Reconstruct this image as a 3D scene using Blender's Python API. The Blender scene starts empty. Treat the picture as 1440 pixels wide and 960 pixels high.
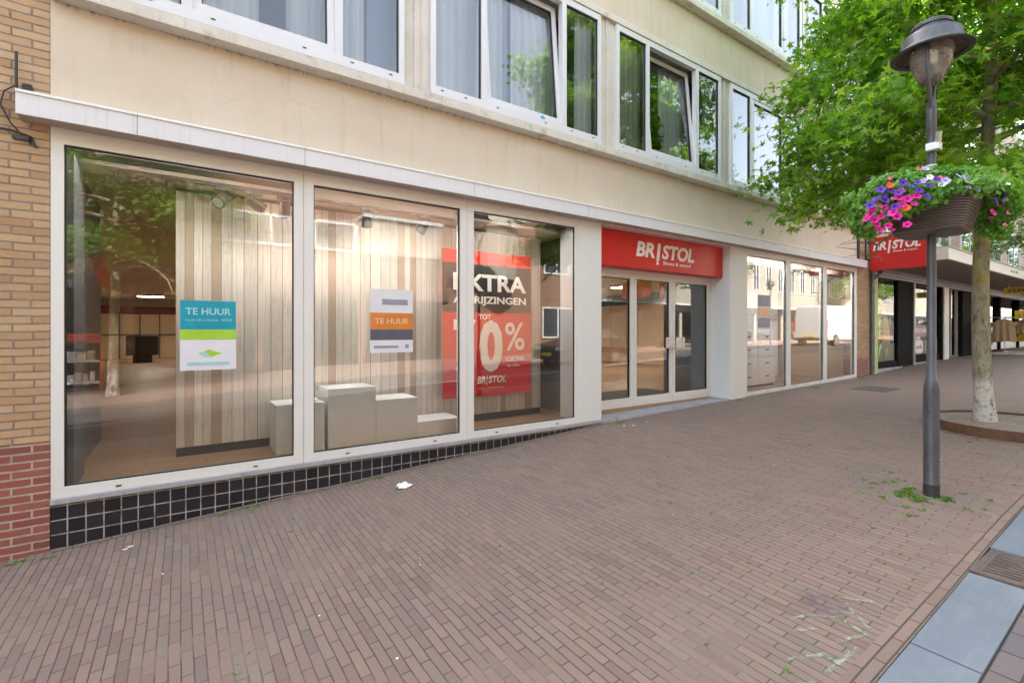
import bpy, math, random
import numpy as np
from mathutils import Vector, Matrix
R = math.radians
random.seed(7); rng = np.random.default_rng(7)
scene = bpy.context.scene
COL = scene.collection

# ------------------------------------------------------------------ camera
cam_d = bpy.data.cameras.new('camera'); cam = bpy.data.objects.new('camera', cam_d); COL.objects.link(cam)
cam.location = (0, -5, 1.7)
cam_d.sensor_width = 36; cam_d.lens = 36 * 677 / 1440.0
cam_d.shift_y = -15.0 / 1440.0
cam.rotation_euler = (R(90), 0, -math.atan2(.566, .824))
cam_d.clip_start = 0.05; cam_d.clip_end = 600
scene.camera = cam

# ------------------------------------------------------------------ sky, sun, exposure
SUN_EL, SUN_AZ = R(52), R(-18)          # azimuth from +Y towards +X
w = bpy.data.worlds.new('World'); scene.world = w; w.use_nodes = True
nt = w.node_tree; nt.nodes.clear()
sky = nt.nodes.new('ShaderNodeTexSky'); sky.sky_type = 'NISHITA'; sky.sun_disc = False
sky.sun_elevation = SUN_EL; sky.sun_rotation = SUN_AZ; sky.dust_density = 2.0; sky.air_density = 1.0
hs = nt.nodes.new('ShaderNodeHueSaturation'); hs.inputs['Saturation'].default_value = 0.60
wm = nt.nodes.new('ShaderNodeMix'); wm.data_type = 'RGBA'; wm.blend_type = 'MULTIPLY'; wm.inputs[0].default_value = 1
wm.inputs[7].default_value = (1.03, 1.0, .95, 1)
bg = nt.nodes.new('ShaderNodeBackground'); bg.inputs[1].default_value = 0.15
wo = nt.nodes.new('ShaderNodeOutputWorld')
nt.links.new(sky.outputs[0], hs.inputs['Color']); nt.links.new(hs.outputs[0], wm.inputs[6])
nt.links.new(wm.outputs[2], bg.inputs[0]); nt.links.new(bg.outputs[0], wo.inputs[0])
sd = bpy.data.lights.new('sun', 'SUN'); sd.energy = 4.2; sd.angle = R(0.5); sd.color = (1, .95, .87)
sun = bpy.data.objects.new('sun', sd); COL.objects.link(sun)
sv = Vector((math.sin(SUN_AZ) * math.cos(SUN_EL), math.cos(SUN_AZ) * math.cos(SUN_EL), math.sin(SUN_EL)))
sun.rotation_euler = sv.to_track_quat('Z', 'Y').to_euler(); sun.location = (0, 0, 30)
vs = scene.view_settings
vs.view_transform = 'Standard'; vs.look = 'None'; vs.gamma = 1; vs.exposure = 2.9; vs.use_curve_mapping = False
scene.render.engine = 'CYCLES'
cy = scene.cycles
cy.use_denoising = True; cy.max_bounces = 8; cy.diffuse_bounces = 4; cy.glossy_bounces = 4
cy.transmission_bounces = 4; cy.transparent_max_bounces = 16; cy.caustics_reflective = False; cy.caustics_refractive = False
cy.sample_clamp_indirect = 6; cy.use_adaptive_sampling = True; cy.adaptive_threshold = 0.02

# ------------------------------------------------------------------ mesh helpers
ORG = {}
class MB:
    def __init__(s): s.v = []; s.f = []; s.m = []
    def add(s, vs_, fs, m=0):
        o = len(s.v); s.v += [tuple(p) for p in vs_]; s.f += [tuple(i + o for i in f) for f in fs]; s.m += [m] * len(fs)
    def hexa(s, p, m=0):   # p: 4 bottom (ccw from above), 4 top
        s.add(p, [(3, 2, 1, 0), (4, 5, 6, 7), (0, 1, 5, 4), (1, 2, 6, 5), (2, 3, 7, 6), (3, 0, 4, 7)], m)
    def box(s, x0, x1, y0, y1, z0, z1, m=0):
        s.hexa([(x0, y0, z0), (x1, y0, z0), (x1, y1, z0), (x0, y1, z0), (x0, y0, z1), (x1, y0, z1), (x1, y1, z1), (x0, y1, z1)], m)
    def prism(s, pts, y0, y1, m=0):   # polygon in xz, extruded in y
        n = len(pts)
        s.add([(x, y0, z) for x, z in pts] + [(x, y1, z) for x, z in pts],
              [tuple(range(n)), tuple(range(2 * n - 1, n - 1, -1))] + [(i, i + n, (i + 1) % n + n, (i + 1) % n) for i in range(n)], m)
    def prism_z(s, pts, z0, z1, m=0):
        n = len(pts)
        s.add([(x, y, z0) for x, y in pts] + [(x, y, z1) for x, y in pts],
              [tuple(range(n - 1, -1, -1)), tuple(range(n, 2 * n))] + [(i, (i + 1) % n, (i + 1) % n + n, i + n) for i in range(n)], m)
    def tube(s, pts, rad, seg=10, m=0, cap=True):
        pts = [Vector(p) for p in pts]; n = len(pts)
        if not hasattr(rad, '__len__'): rad = [rad] * n
        rings = []; ref = None
        for i, p in enumerate(pts):
            t = (pts[min(i + 1, n - 1)] - pts[max(i - 1, 0)]).normalized()
            if ref is None:
                ref = Vector((1, 0, 0)) if abs(t.x) < .8 else Vector((0, 1, 0))
            a = (ref - t * ref.dot(t)).normalized(); b = t.cross(a); ref = a
            rings.append([p + (a * math.cos(k * 2 * math.pi / seg) + b * math.sin(k * 2 * math.pi / seg)) * rad[i] for k in range(seg)])
        vv = [q for r in rings for q in r]; ff = []
        for i in range(n - 1):
            for k in range(seg):
                ff.append((i * seg + k, i * seg + (k + 1) % seg, (i + 1) * seg + (k + 1) % seg, (i + 1) * seg + k))
        if cap:
            ff.append(tuple(range(seg - 1, -1, -1))); ff.append(tuple(range((n - 1) * seg, n * seg)))
        s.add(vv, ff, m)
    def lathe(s, prof, cx=0, cy=0, seg=24, m=0):
        vv = []; ff = []
        for r, z in prof:
            for k in range(seg):
                a = k * 2 * math.pi / seg; vv.append((cx + r * math.cos(a), cy + r * math.sin(a), z))
        for i in range(len(prof) - 1):
            for k in range(seg):
                ff.append((i * seg + k, i * seg + (k + 1) % seg, (i + 1) * seg + (k + 1) % seg, (i + 1) * seg + k))
        s.add(vv, ff, m)
    def build(s, name, mats, parent=None, smooth=False, bevel=0, local=False):
        me = bpy.data.meshes.new(name)
        org = Vector((0, 0, 0))
        if parent is not None and not local: org = ORG.get(parent.name, org)
        me.from_pydata([(x - org.x, y - org.y, z - org.z) for x, y, z in s.v], [], s.f)
        if not isinstance(mats, (list, tuple)): mats = [mats]
        for m in mats: me.materials.append(m)
        if len(mats) > 1: me.polygons.foreach_set('material_index', s.m)
        if smooth:
            me.polygons.foreach_set('use_smooth', [True] * len(me.polygons))
            try: me.set_sharp_from_angle(angle=R(40))
            except Exception: pass
        me.update()
        o = bpy.data.objects.new(name, me); COL.objects.link(o)
        if parent is not None: o.parent = parent; ORG[o.name] = org
        if bevel:
            b = o.modifiers.new('bevel', 'BEVEL'); b.width = bevel; b.segments = 2; b.limit_method = 'ANGLE'
        return o

def tag(o, label=None, cat=None, group=None, kind=None):
    if label: o['label'] = label
    if cat: o['category'] = cat
    if group: o['group'] = group
    if kind: o['kind'] = kind
    return o
def root(name, label, cat, loc=(0, 0, 0), group=None):
    o = bpy.data.objects.new(name, None); COL.objects.link(o); o.location = loc; o.empty_display_size = .2
    ORG[o.name] = Vector(loc); return tag(o, label, cat, group)
def copy_tree(o, parent=None):
    c = o.copy(); COL.objects.link(c); c.parent = parent
    for ch in list(o.children): copy_tree(ch, c)
    return c
def text(body, name, parent, m, x0, x1, z0, z1, y, bold=.02, shear=0.0, depth=.004, top=False, face='-Y'):
    """letters fitted to the rectangle x0..x1 (or y range for face '-X'), z0..z1 standing on plane y"""
    cu = bpy.data.curves.new(name, 'FONT'); cu.body = body; cu.offset = bold; cu.shear = shear; cu.extrude = .01; cu.resolution_u = 3
    t = bpy.data.objects.new(name, cu); COL.objects.link(t)
    bpy.context.view_layer.update()
    me = bpy.data.meshes.new_from_object(t.evaluated_get(bpy.context.evaluated_depsgraph_get()))
    bpy.data.objects.remove(t)
    n = len(me.vertices); co = np.empty(n * 3); me.vertices.foreach_get('co', co); co = co.reshape(n, 3)
    mn = co.min(0); mx = co.max(0)
    u = (co[:, 0] - mn[0]) / (mx[0] - mn[0]); v = (co[:, 1] - mn[1]) / (mx[1] - mn[1]); d = (co[:, 2] - mn[2]) / (mx[2] - mn[2])
    out = np.empty_like(co)
    if face == '-Y':
        out[:, 0] = x0 + u * (x1 - x0); out[:, 1] = y - d * depth
    else:   # faces -X, reads from +Y to -Y
        out[:, 1] = x0 + u * (x1 - x0); out[:, 0] = y - d * depth
    out[:, 2] = z0 + v * (z1 - z0)
    org = ORG.get(parent.name, Vector((0, 0, 0))) if parent is not None else Vector((0, 0, 0))
    out -= np.array(org)
    me.vertices.foreach_set('co', out.ravel()); me.update(); me.materials.clear(); me.materials.append(m); me.name = name
    o = bpy.data.objects.new(name, me); COL.objects.link(o)
    if parent is not None: o.parent = parent
    return o

# ------------------------------------------------------------------ materials
class N:
    def __init__(s, name):
        s.mat = bpy.data.materials.new(name); s.mat.use_nodes = True; s.t = s.mat.node_tree; s.t.nodes.clear()
        s.out = s.t.nodes.new('ShaderNodeOutputMaterial'); s._co = None
    def n(s, typ, **kw):
        nd = s.t.nodes.new(typ)
        for k, v in kw.items(): setattr(nd, k, v)
        return nd
    def l(s, a, b): s.t.links.new(a, b)
    def setin(s, sock, v):
        if isinstance(v, bpy.types.NodeSocket): s.l(v, sock)
        elif isinstance(v, (tuple, list)) and len(v) == 3 and sock.type == 'RGBA': sock.default_value = (*v, 1)
        else: sock.default_value = v
    @property
    def co(s):
        if s._co is None: s._co = s.n('ShaderNodeTexCoord').outputs['Object']
        return s._co
    def xyz(s, v=None):
        nd = s.n('ShaderNodeSeparateXYZ'); s.l(v or s.co, nd.inputs[0]); return nd.outputs
    def vec(s, x, y, z=0.0):
        nd = s.n('ShaderNodeCombineXYZ')
        for i, q in enumerate((x, y, z)): s.setin(nd.inputs[i], q)
        return nd.outputs[0]
    def math(s, op, a, b=0.0, c=None, clamp=False):
        nd = s.n('ShaderNodeMath', operation=op); nd.use_clamp = clamp
        s.setin(nd.inputs[0], a); s.setin(nd.inputs[1], b)
        if c is not None: s.setin(nd.inputs[2], c)
        return nd.outputs[0]
    def vmul(s, v, k):
        nd = s.n('ShaderNodeVectorMath', operation='MULTIPLY'); s.l(v, nd.inputs[0]); nd.inputs[1].default_value = k; return nd.outputs[0]
    def vadd(s, a, b):
        nd = s.n('ShaderNodeVectorMath', operation='ADD'); s.l(a, nd.inputs[0]); s.setin(nd.inputs[1], b); return nd.outputs[0]
    def noise(s, scale, detail=3, rough=.55, v=None, color=False):
        nd = s.n('ShaderNodeTexNoise'); nd.inputs['Scale'].default_value = scale; nd.inputs['Detail'].default_value = detail
        nd.inputs['Roughness'].default_value = rough; s.l(v or s.co, nd.inputs['Vector'])
        return nd.outputs['Color' if color else 'Fac']
    def ramp(s, f, stops):
        nd = s.n('ShaderNodeValToRGB'); s.l(f, nd.inputs[0]); e = nd.color_ramp.elements
        while len(e) < len(stops): e.new(.5)
        for q, (p, c) in zip(e, stops):
            q.position = p; q.color = (*c, 1) if hasattr(c, '__len__') else (c, c, c, 1)
        return nd.outputs[0]
    def mix(s, f, a, b, mode='MIX'):
        nd = s.n('ShaderNodeMix', data_type='RGBA', blend_type=mode); s.setin(nd.inputs[0], f); s.setin(nd.inputs[6], a); s.setin(nd.inputs[7], b)
        return nd.outputs[2]
    def bump(s, h, strength=.3, dist=.01, normal=None):
        nd = s.n('ShaderNodeBump'); s.l(h, nd.inputs['Height']); nd.inputs['Strength'].default_value = strength; nd.inputs['Distance'].default_value = dist
        if normal is not None: s.l(normal, nd.inputs['Normal'])
        return nd.outputs[0]
    def pbr(s, col, rough=.6, normal=None, metal=0.0, spec=.5, **kw):
        p = s.n('ShaderNodeBsdfPrincipled'); s.setin(p.inputs['Base Color'], col); s.setin(p.inputs['Roughness'], rough)
        p.inputs['Metallic'].default_value = metal; p.inputs['Specular IOR Level'].default_value = spec
        if normal is not None: s.l(normal, p.inputs['Normal'])
        for k, v in kw.items(): s.setin(p.inputs[k], v)
        s.l(p.outputs[0], s.out.inputs[0]); return p

def simple(name, col, rough=.5, var=.08, scale=6, metal=0.0, bump=.0, bscale=120, spec=.5, stretch=None):
    n = N(name); v = n.vmul(n.co, stretch) if stretch else n.co
    f = n.noise(scale, 4, .6, v)
    c2 = tuple(max(0, q * (1 - 2.2 * var)) for q in col); c1 = tuple(min(1, q * (1 + var)) for q in col)
    c = n.ramp(f, [(.3, c2), (.7, c1)])
    r = n.math('ADD', n.math('MULTIPLY', n.noise(scale * 3, 3), .25), rough - .12)
    nb = n.bump(n.noise(bscale, 3), bump, .004) if bump else None
    n.pbr(c, r, nb, metal, spec); return n.mat

def bricks(name, cols, mortar, bw, rh, axes='XZ', msize=.008, offset=.5, rough=.8, bump=.6, warp=.006, msmooth=.1, extra=None, noise_bump=.3, mortar2=None, var=.35, jit=0.0):
    n = N(name); x, y, z = n.xyz()
    a, b = {'XZ': (x, z), 'YX': (y, x), 'XY': (x, y), 'ZX': (z, x)}[axes]
    v = n.vec(a, b, 0.0)
    if warp:
        nz = n.noise(5.0, 3, .6, n.co, True)
        sub = n.n('ShaderNodeVectorMath', operation='SUBTRACT'); n.l(nz, sub.inputs[0]); sub.inputs[1].default_value = (.5, .5, .5)
        v = n.vadd(v, n.vmul(sub.outputs[0], (warp * 4, warp * 2.2, 0)))
        nz2 = n.noise(.9, 2, .5, n.co, True)
        sub2 = n.n('ShaderNodeVectorMath', operation='SUBTRACT'); n.l(nz2, sub2.inputs[0]); sub2.inputs[1].default_value = (.5, .5, .5)
        v = n.vadd(v, n.vmul(sub2.outputs[0], (warp * 14, warp * 7, 0)))
    if jit:   # every row slides by its own amount
        sx = n.xyz(v); row = n.math('FLOOR', n.math('DIVIDE', sx[1], rh))
        wn = n.n('ShaderNodeTexWhiteNoise', noise_dimensions='1D'); n.l(row, wn.inputs['W'])
        v = n.vec(n.math('ADD', sx[0], n.math('MULTIPLY', wn.outputs['Value'], jit)), sx[1], 0.0)
    br = n.n('ShaderNodeTexBrick'); n.l(v, br.inputs['Vector']); br.offset = offset; br.squash = 1
    br.inputs['Scale'].default_value = 1; br.inputs['Mortar Size'].default_value = msize; br.inputs['Mortar Smooth'].default_value = msmooth
    br.inputs['Brick Width'].default_value = bw; br.inputs['Row Height'].default_value = rh; br.inputs['Bias'].default_value = 0
    br.inputs['Color1'].default_value = (0, 0, 0, 1); br.inputs['Color2'].default_value = (1, 1, 1, 1); br.inputs['Mortar'].default_value = (.5, .5, .5, 1)
    k = len(cols) - 1
    base = n.ramp(br.outputs['Color'], [(i / k, c) for i, c in enumerate(cols)])
    base = n.mix(n.math('MULTIPLY', n.noise(40, 4, .7), var), base, tuple(q * .45 for q in cols[0]), 'MIX')
    base = n.mix(n.math('MULTIPLY', n.noise(.7, 3, .6), .35), base, tuple(min(1, q * 1.25) for q in cols[-1]), 'MIX')
    mc = n.mix(n.ramp(n.noise(6, 4, .7), [(.45, 0), (.62, 1)]), mortar, mortar2 or tuple(q * .7 for q in mortar))
    c = n.mix(br.outputs['Fac'], base, mc)
    if extra: c = extra(n, c, br.outputs['Fac'])
    h = n.math('SUBTRACT', n.math('ADD', n.math('MULTIPLY', n.noise(90, 4, .7), noise_bump), n.math('MULTIPLY', n.xyz(br.outputs['Color'])[0], .35)), br.outputs['Fac'])
    n.pbr(c, rough, n.bump(h, bump, .006), 0, .3); return n.mat

def glass_mat(name, boost=1.9, tint=(.97, .98, .97), wav=.0):
    n = N(name); fr = n.n('ShaderNodeFresnel'); fr.inputs['IOR'].default_value = 1.5
    gl = n.n('ShaderNodeBsdfGlossy'); gl.inputs['Roughness'].default_value = 0.0; gl.inputs['Color'].default_value = (1, 1, 1, 1)
    if wav:
        nb = n.bump(n.noise(1.3, 1, .4), wav, .01); n.l(nb, gl.inputs['Normal'])
    tr = n.n('ShaderNodeBsdfTransparent'); tr.inputs[0].default_value = (*tint, 1)
    mx = n.n('ShaderNodeMixShader'); n.l(n.math('SUBTRACT', 1.0, n.math('POWER', n.math('SUBTRACT', 1.0, fr.outputs[0]), boost)), mx.inputs[0])
    n.l(tr.outputs[0], mx.inputs[1]); n.l(gl.outputs[0], mx.inputs[2]); n.l(mx.outputs[0], n.out.inputs[0]); return n.mat
def leaf_mat(name, c1, c2, c3, trans=.45):
    n = N(name); g = n.n('ShaderNodeNewGeometry')
    f = g.outputs['Random Per Island']
    c = n.ramp(f, [(0, c1), (.55, c2), (1, c3)])
    c = n.mix(n.math('MULTIPLY', n.noise(2.2, 2), .5), c, tuple(q * .6 for q in c1))
    c = n.mix(n.ramp(n.noise(1.3, 3, .6), [(.45, 0), (.68, .55)]), c, tuple(min(1, q * k_) for q, k_ in zip(c3, (1.35, 1.15, 1.2))))
    d = n.n('ShaderNodeBsdfPrincipled'); n.l(c, d.inputs['Base Color']); d.inputs['Roughness'].default_value = .42; d.inputs['Specular IOR Level'].default_value = .4
    t = n.n('ShaderNodeBsdfTranslucent'); n.l(n.mix(1.0, c, (1.5, 1.7, .7), 'MULTIPLY'), t.inputs[0])
    mx = n.n('ShaderNodeMixShader'); mx.inputs[0].default_value = trans
    n.l(d.outputs[0], mx.inputs[1]); n.l(t.outputs[0], mx.inputs[2]); n.l(mx.outputs[0], n.out.inputs[0]); return n.mat
def emit(name, col, st):
    n = N(name); e = n.n('ShaderNodeEmission'); e.inputs[0].default_value = (*col, 1); e.inputs[1].default_value = st
    n.l(e.outputs[0], n.out.inputs[0]); return n.mat

M = {}
def stucco(name, a, b):
    n = N(name); f = n.noise(1.1, 5, .65); c = n.ramp(f, [(.3, a), (.7, b)])
    fine = n.noise(30, 4, .7); c = n.mix(n.math('MULTIPLY', fine, .12), c, tuple(q * .6 for q in a))
    sp = n.ramp(n.noise(14, 5, .75), [(.68, 0), (.76, .5)]); c = n.mix(sp, c, (.34, .27, .19))
    st = n.ramp(n.noise(2.5, 5, .7, n.vmul(n.co, (3, 1, .35))), [(.54, 0), (.78, .5)]); c = n.mix(st, c, (.40, .32, .22))
    x, y, z = n.xyz()
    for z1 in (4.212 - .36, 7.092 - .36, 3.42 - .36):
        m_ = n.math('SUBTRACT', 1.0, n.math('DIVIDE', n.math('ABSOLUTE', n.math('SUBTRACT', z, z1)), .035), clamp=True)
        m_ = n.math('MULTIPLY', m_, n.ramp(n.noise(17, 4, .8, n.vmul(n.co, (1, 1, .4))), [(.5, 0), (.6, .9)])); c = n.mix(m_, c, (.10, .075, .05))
    vo = n.n('ShaderNodeTexVoronoi', feature='DISTANCE_TO_EDGE'); vo.inputs['Scale'].default_value = .55; wv_ = n.vadd(n.co, n.vmul(n.noise(3, 4, .6, None, True), (.5, .5, .5))); n.l(wv_, vo.inputs['Vector'])
    ck = n.math('MULTIPLY', n.math('LESS_THAN', vo.outputs['Distance'], .0022), n.ramp(n.noise(1.1, 2), [(.5, 0), (.6, .16)])); c = n.mix(ck, c, (.25, .2, .14))
    n.pbr(c, .85, n.bump(n.noise(160, 4, .7), .25, .003), 0, .25); return n.mat
M['stucco'] = stucco('cream stucco', (.59, .495, .385), (.66, .57, .46))
def concrete(name, a, b, dirt):
    n = N(name); c = n.ramp(n.noise(3, 5, .7), [(.3, a), (.7, b)])
    st = n.ramp(n.noise(5, 6, .78), [(.54, 0), (.72, .75)]); c = n.mix(st, c, dirt)
    dr = n.ramp(n.noise(9, 5, .75, n.vmul(n.co, (2.2, 1, .12))), [(.57, 0), (.72, .55)]); c = n.mix(dr, c, dirt)
    n.pbr(c, .85, n.bump(n.noise(60, 5, .75), .4, .004), 0, .25); return n.mat
M['course'] = concrete('weathered painted concrete', (.58, .54, .47), (.68, .64, .56), (.26, .22, .18))
M['pier'] = concrete('painted wood pier', (.56, .52, .46), (.64, .60, .54), (.44, .38, .30))
def paint(name, col, dirt=(.40, .37, .34), amt=.35, rough=.4):
    n = N(name); c = n.mix(n.math('MULTIPLY', n.noise(2.5, 4), .15), col, tuple(q * .8 for q in col))
    sp = n.ramp(n.noise(26, 5, .8), [(.66, 0), (.78, amt)]); c = n.mix(sp, c, dirt)
    dr = n.ramp(n.noise(16, 4, .7, n.vmul(n.co, (2.5, 1, .08))), [(.55, 0), (.75, amt)]); c = n.mix(dr, c, dirt)
    n.pbr(c, n.math('ADD', n.math('MULTIPLY', n.noise(8, 3), .25), rough - .1), n.bump(n.noise(20, 2), .05, .003), 0, .4); return n.mat
M['white'] = paint('white window frame', (.74, .72, .69), amt=.12, rough=.35)
M['white_up'] = paint('white plastic frame', (.66, .66, .67), amt=.18, rough=.35)
M['fascia'] = paint('white metal fascia', (.70, .69, .70), dirt=(.42, .38, .36), amt=.4)
M['flash'] = paint('white flashing', (.80, .80, .80), amt=.3)
M['soffit'] = simple('soffit board', (.52, .46, .40), .7, .08)
M['panel'] = paint('white panel', (.72, .72, .71), amt=.06, rough=.45)
M['slot'] = simple('dark slot', (.05, .04, .035), .8)
M['seal'] = simple('black rubber seal', (.015, .015, .015), .5)
M['glass'] = glass_mat('shop glass', 2.8)
M['glass_up'] = glass_mat('upper glass', 2.5, (.85, .9, .93), .02)
M['tile'] = bricks('black plinth tiles', [(.014, .013, .017), (.022, .019, .024), (.03, .026, .03)], (.42, .37, .34), .108, .108, 'XZ', .0045, 0.0, .28, .4, 0, .1, noise_bump=.05, var=.1, mortar2=(.17, .15, .13))
M['stone'] = concrete('grey stone sill', (.34, .33, .35), (.42, .41, .43), (.16, .15, .15))
M['brick_y'] = bricks('yellow brick', [(.42, .24, .12), (.54, .35, .19), (.62, .44, .26), (.47, .28, .14), (.56, .38, .22)], (.27, .23, .19), .22, .0605, 'XZ', .007, .5, .85, 1.0, .006, .35, noise_bump=.9, var=.6)
M['brick_r'] = bricks('red brick', [(.26, .07, .055), (.33, .10, .075), (.38, .13, .09), (.22, .07, .06)], (.42, .36, .31), .22, .0605, 'XZ', .0075, .5, .8, .8, .0015, .2, noise_bump=.4)
M['brick_b'] = bricks('brown brick', [(.22, .12, .075), (.30, .17, .10), (.26, .13, .08)], (.22, .19, .16), .22, .0605, 'XZ', .008, .5, .85, .6, .001)
M['brick_o'] = bricks('orange brick', [(.26, .12, .06), (.31, .155, .08), (.22, .10, .05)], (.26, .22, .19), .22, .0605, 'XZ', .008, .5, .85, .6, .001)
M['brick_far'] = bricks('pale far brick', [(.45, .33, .25), (.52, .40, .31), (.40, .29, .22)], (.42, .38, .34), .22, .0605, 'XZ', .008, .5, .85, .6, .001)
def pave_extra(n, c, fac):
    # dark blotches, faint pale wear, moss that creeps from the joints
    x, y, z = n.xyz()
    c = n.mix(n.ramp(n.noise(.55, 4, .6), [(.38, 0), (.7, .32)]), c, (.20, .16, .14))
    c = n.mix(n.ramp(n.noise(7, 5, .75), [(.6, 0), (.75, .35)]), c, (.13, .10, .11))
    moss = n.math('MULTIPLY', n.ramp(n.noise(3.2, 5, .75), [(.54, 0), (.64, 1)]), fac)
    c = n.mix(n.math('MULTIPLY', moss, .8), c, (.075, .115, .025))
    vo = n.n('ShaderNodeTexVoronoi'); vo.inputs['Scale'].default_value = 2.6; vo.inputs['Randomness'].default_value = 1; n.l(n.co, vo.inputs['Vector'])
    g2 = n.n('ShaderNodeSeparateColor'); n.l(vo.outputs['Color'], g2.inputs[0])
    gum = n.math('MULTIPLY', n.math('LESS_THAN', vo.outputs['Distance'], n.math('MULTIPLY', g2.outputs[0], .055)), n.math('GREATER_THAN', g2.outputs[1], .45))
    c = n.mix(n.math('MULTIPLY', gum, .55), c, n.mix(n.math('GREATER_THAN', g2.outputs[2], .5), (.09, .07, .065), (.36, .33, .30)))
    sand = n.math('MULTIPLY', n.ramp(n.noise(1.7, 5, .7), [(.5, 0), (.62, .6)]), fac); c = n.mix(sand, c, (.26, .21, .16))
    d = n.n('ShaderNodeVectorMath', operation='DISTANCE'); n.l(n.co, d.inputs[0]); d.inputs[1].default_value = (2.92, -3.78, .19)
    spot = n.math('MULTIPLY', n.ramp(d.outputs['Value'], [(.05, 1), (.16, 0)]), n.ramp(n.noise(12, 3), [(.35, 0), (.55, .55)]))
    c = n.mix(spot, c, (.10, .07, .085))
    return c
PAVE = [(.195, .130, .105), (.275, .186, .148), (.230, .168, .140), (.305, .200, .155), (.205, .150, .132), (.27, .205, .165), (.24, .155, .125)]
M['pave'] = bricks('clay pavers', PAVE, (.085, .070, .055), .210, .0525, 'YX', .0034, .5, .8, .75, .0034, .2, extra=pave_extra, noise_bump=.25, mortar2=(.07, .085, .03), var=.3, jit=.035)
M['pave_x'] = bricks('clay edging pavers', PAVE, (.085, .07, .055), .23, .052, 'XY', .0045, .5, .8, .55, .001, .12, noise_bump=.25, mortar2=(.06, .08, .03), var=.25)
M['pave_dark'] = bricks('dark gutter pavers', [(.16, .13, .12), (.22, .16, .14), (.13, .12, .13)], (.07, .06, .05), .205, .103, 'XY', .005, .5, .8, .5, .001)
M['pave_road'] = bricks('road pavers', [(.24, .17, .14), (.30, .20, .165), (.20, .145, .13)], (.08, .07, .06), .205, .07, 'YX', .005, .5, .8, .5, .002)
def bluestone():
    n = N('blue limestone'); c = n.ramp(n.noise(2.4, 5, .65), [(.3, (.15, .172, .20)), (.7, (.20, .225, .255))])
    c = n.mix(n.ramp(n.noise(6, 5, .7, n.vmul(n.co, (.3, 2, 1))), [(.5, 0), (.75, .18)]), c, (.36, .38, .40))
    c = n.mix(n.ramp(n.noise(34, 5, .8), [(.66, 0), (.74, .8)]), c, (.07, .08, .09))
    c = n.mix(n.ramp(n.noise(19, 3, .6), [(.74, 0), (.78, .7)]), c, (.6, .6, .58))
    n.pbr(c, .55, n.bump(n.noise(45, 5, .75), .25, .003), 0, .4); return n.mat
M['bluestone'] = bluestone()
M['asphalt'] = simple('asphalt', (.055, .055, .058), .85, .15, 3, bump=.5)
M['ground'] = simple('ground base', (.2, .17, .14), .9, .2, 1)
M['paint_line'] = simple('road paint', (.7, .7, .68), .6, .15, 12)
def rust():
    n = N('rusted steel'); c = n.ramp(n.noise(7, 5, .7), [(.3, (.085, .045, .028)), (.55, (.15, .075, .045)), (.8, (.11, .06, .04))])
    n.pbr(c, .75, n.bump(n.noise(80, 4, .7), .3, .002), 0, .3); return n.mat
M['rust'] = rust()
def iron():
    n = N('grate iron'); c = n.ramp(n.noise(10, 5, .7), [(.35, (.12, .085, .07)), (.7, (.19, .14, .12))])
    n.pbr(c, .65, n.bump(n.noise(90, 4, .7), .35, .003), .2, .4); return n.mat
M['iron'] = iron()
M['hatch'] = simple('mossy hatch cover', (.085, .085, .06), .8, .25, 12, bump=.4)
M['gravel'] = N('planting grit').mat
def grit():
    n = N('planter grit'); vo = n.n('ShaderNodeTexVoronoi'); vo.inputs['Scale'].default_value = 70; n.l(n.co, vo.inputs['Vector'])
    g = n.n('ShaderNodeSeparateColor'); n.l(vo.outputs['Color'], g.inputs[0])
    c = n.ramp(g.outputs[0], [(0, (.19, .15, .115)), (.5, (.27, .22, .17)), (1, (.36, .31, .26))])
    c = n.mix(n.ramp(n.noise(4, 4), [(.5, 0), (.7, .5)]), c, (.24, .15, .08))
    n.pbr(c, .9, n.bump(vo.outputs['Distance'], .6, .01), 0, .2); return n.mat
M['gravel'] = grit()
M['grey_metal'] = simple('anthracite paint', (.085, .088, .10), .42, .18, 14, 0.25, bump=.1, bscale=200, stretch=(1, 1, .25))
M['dark_metal'] = simple('dark painted metal', (.035, .036, .040), .45, .1, 9)
M['lamp_in'] = simple('lamp reflector underside', (.10, .075, .06), .6, .3, 20)
M['galv'] = simple('grey drainpipe', (.19, .18, .20), .45, .15, 8, .3)
M['black'] = simple('black plastic', (.012, .012, .013), .45, .1)
M['steel'] = simple('brushed steel plate', (.62, .60, .58), .3, .05, 8, .8)
M['red'] = simple('red sign panel', (.62, .012, .010), .38, .06, 1.5)
M['red_dark'] = simple('red sign edge', (.38, .01, .01), .4, .06)
M['letter'] = simple('white lettering', (.85, .83, .80), .5, .02)
M['teal'] = simple('teal print', (.0, .32, .42), .5, .1, 4)
M['lime'] = simple('lime print', (.36, .62, .04), .5, .08, 4)
M['paper'] = simple('white print', (.72, .72, .76), .5, .03)
M['ltext'] = simple('pale teal print', (.36, .62, .68), .5, .05)
M['orange'] = simple('orange print', (.68, .22, .03), .5, .08, 4)
M['slate'] = simple('slate print', (.10, .095, .14), .5, .1, 4)
M['greytext'] = simple('grey print', (.30, .30, .36), .5, .1)
M['otext'] = simple('pale orange print', (.80, .50, .30), .5, .05)
def fabric(name, col):
    n = N(name); c = n.mix(n.math('MULTIPLY', n.noise(2, 3), .3), col, tuple(q * .75 for q in col))
    d = n.n('ShaderNodeBsdfDiffuse'); n.l(c, d.inputs[0]); t = n.n('ShaderNodeBsdfTranslucent'); n.l(c, t.inputs[0])
    mx = n.n('ShaderNodeMixShader'); mx.inputs[0].default_value = .25
    n.l(d.outputs[0], mx.inputs[1]); n.l(t.outputs[0], mx.inputs[2]); n.l(mx.outputs[0], n.out.inputs[0]); return n.mat
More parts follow.
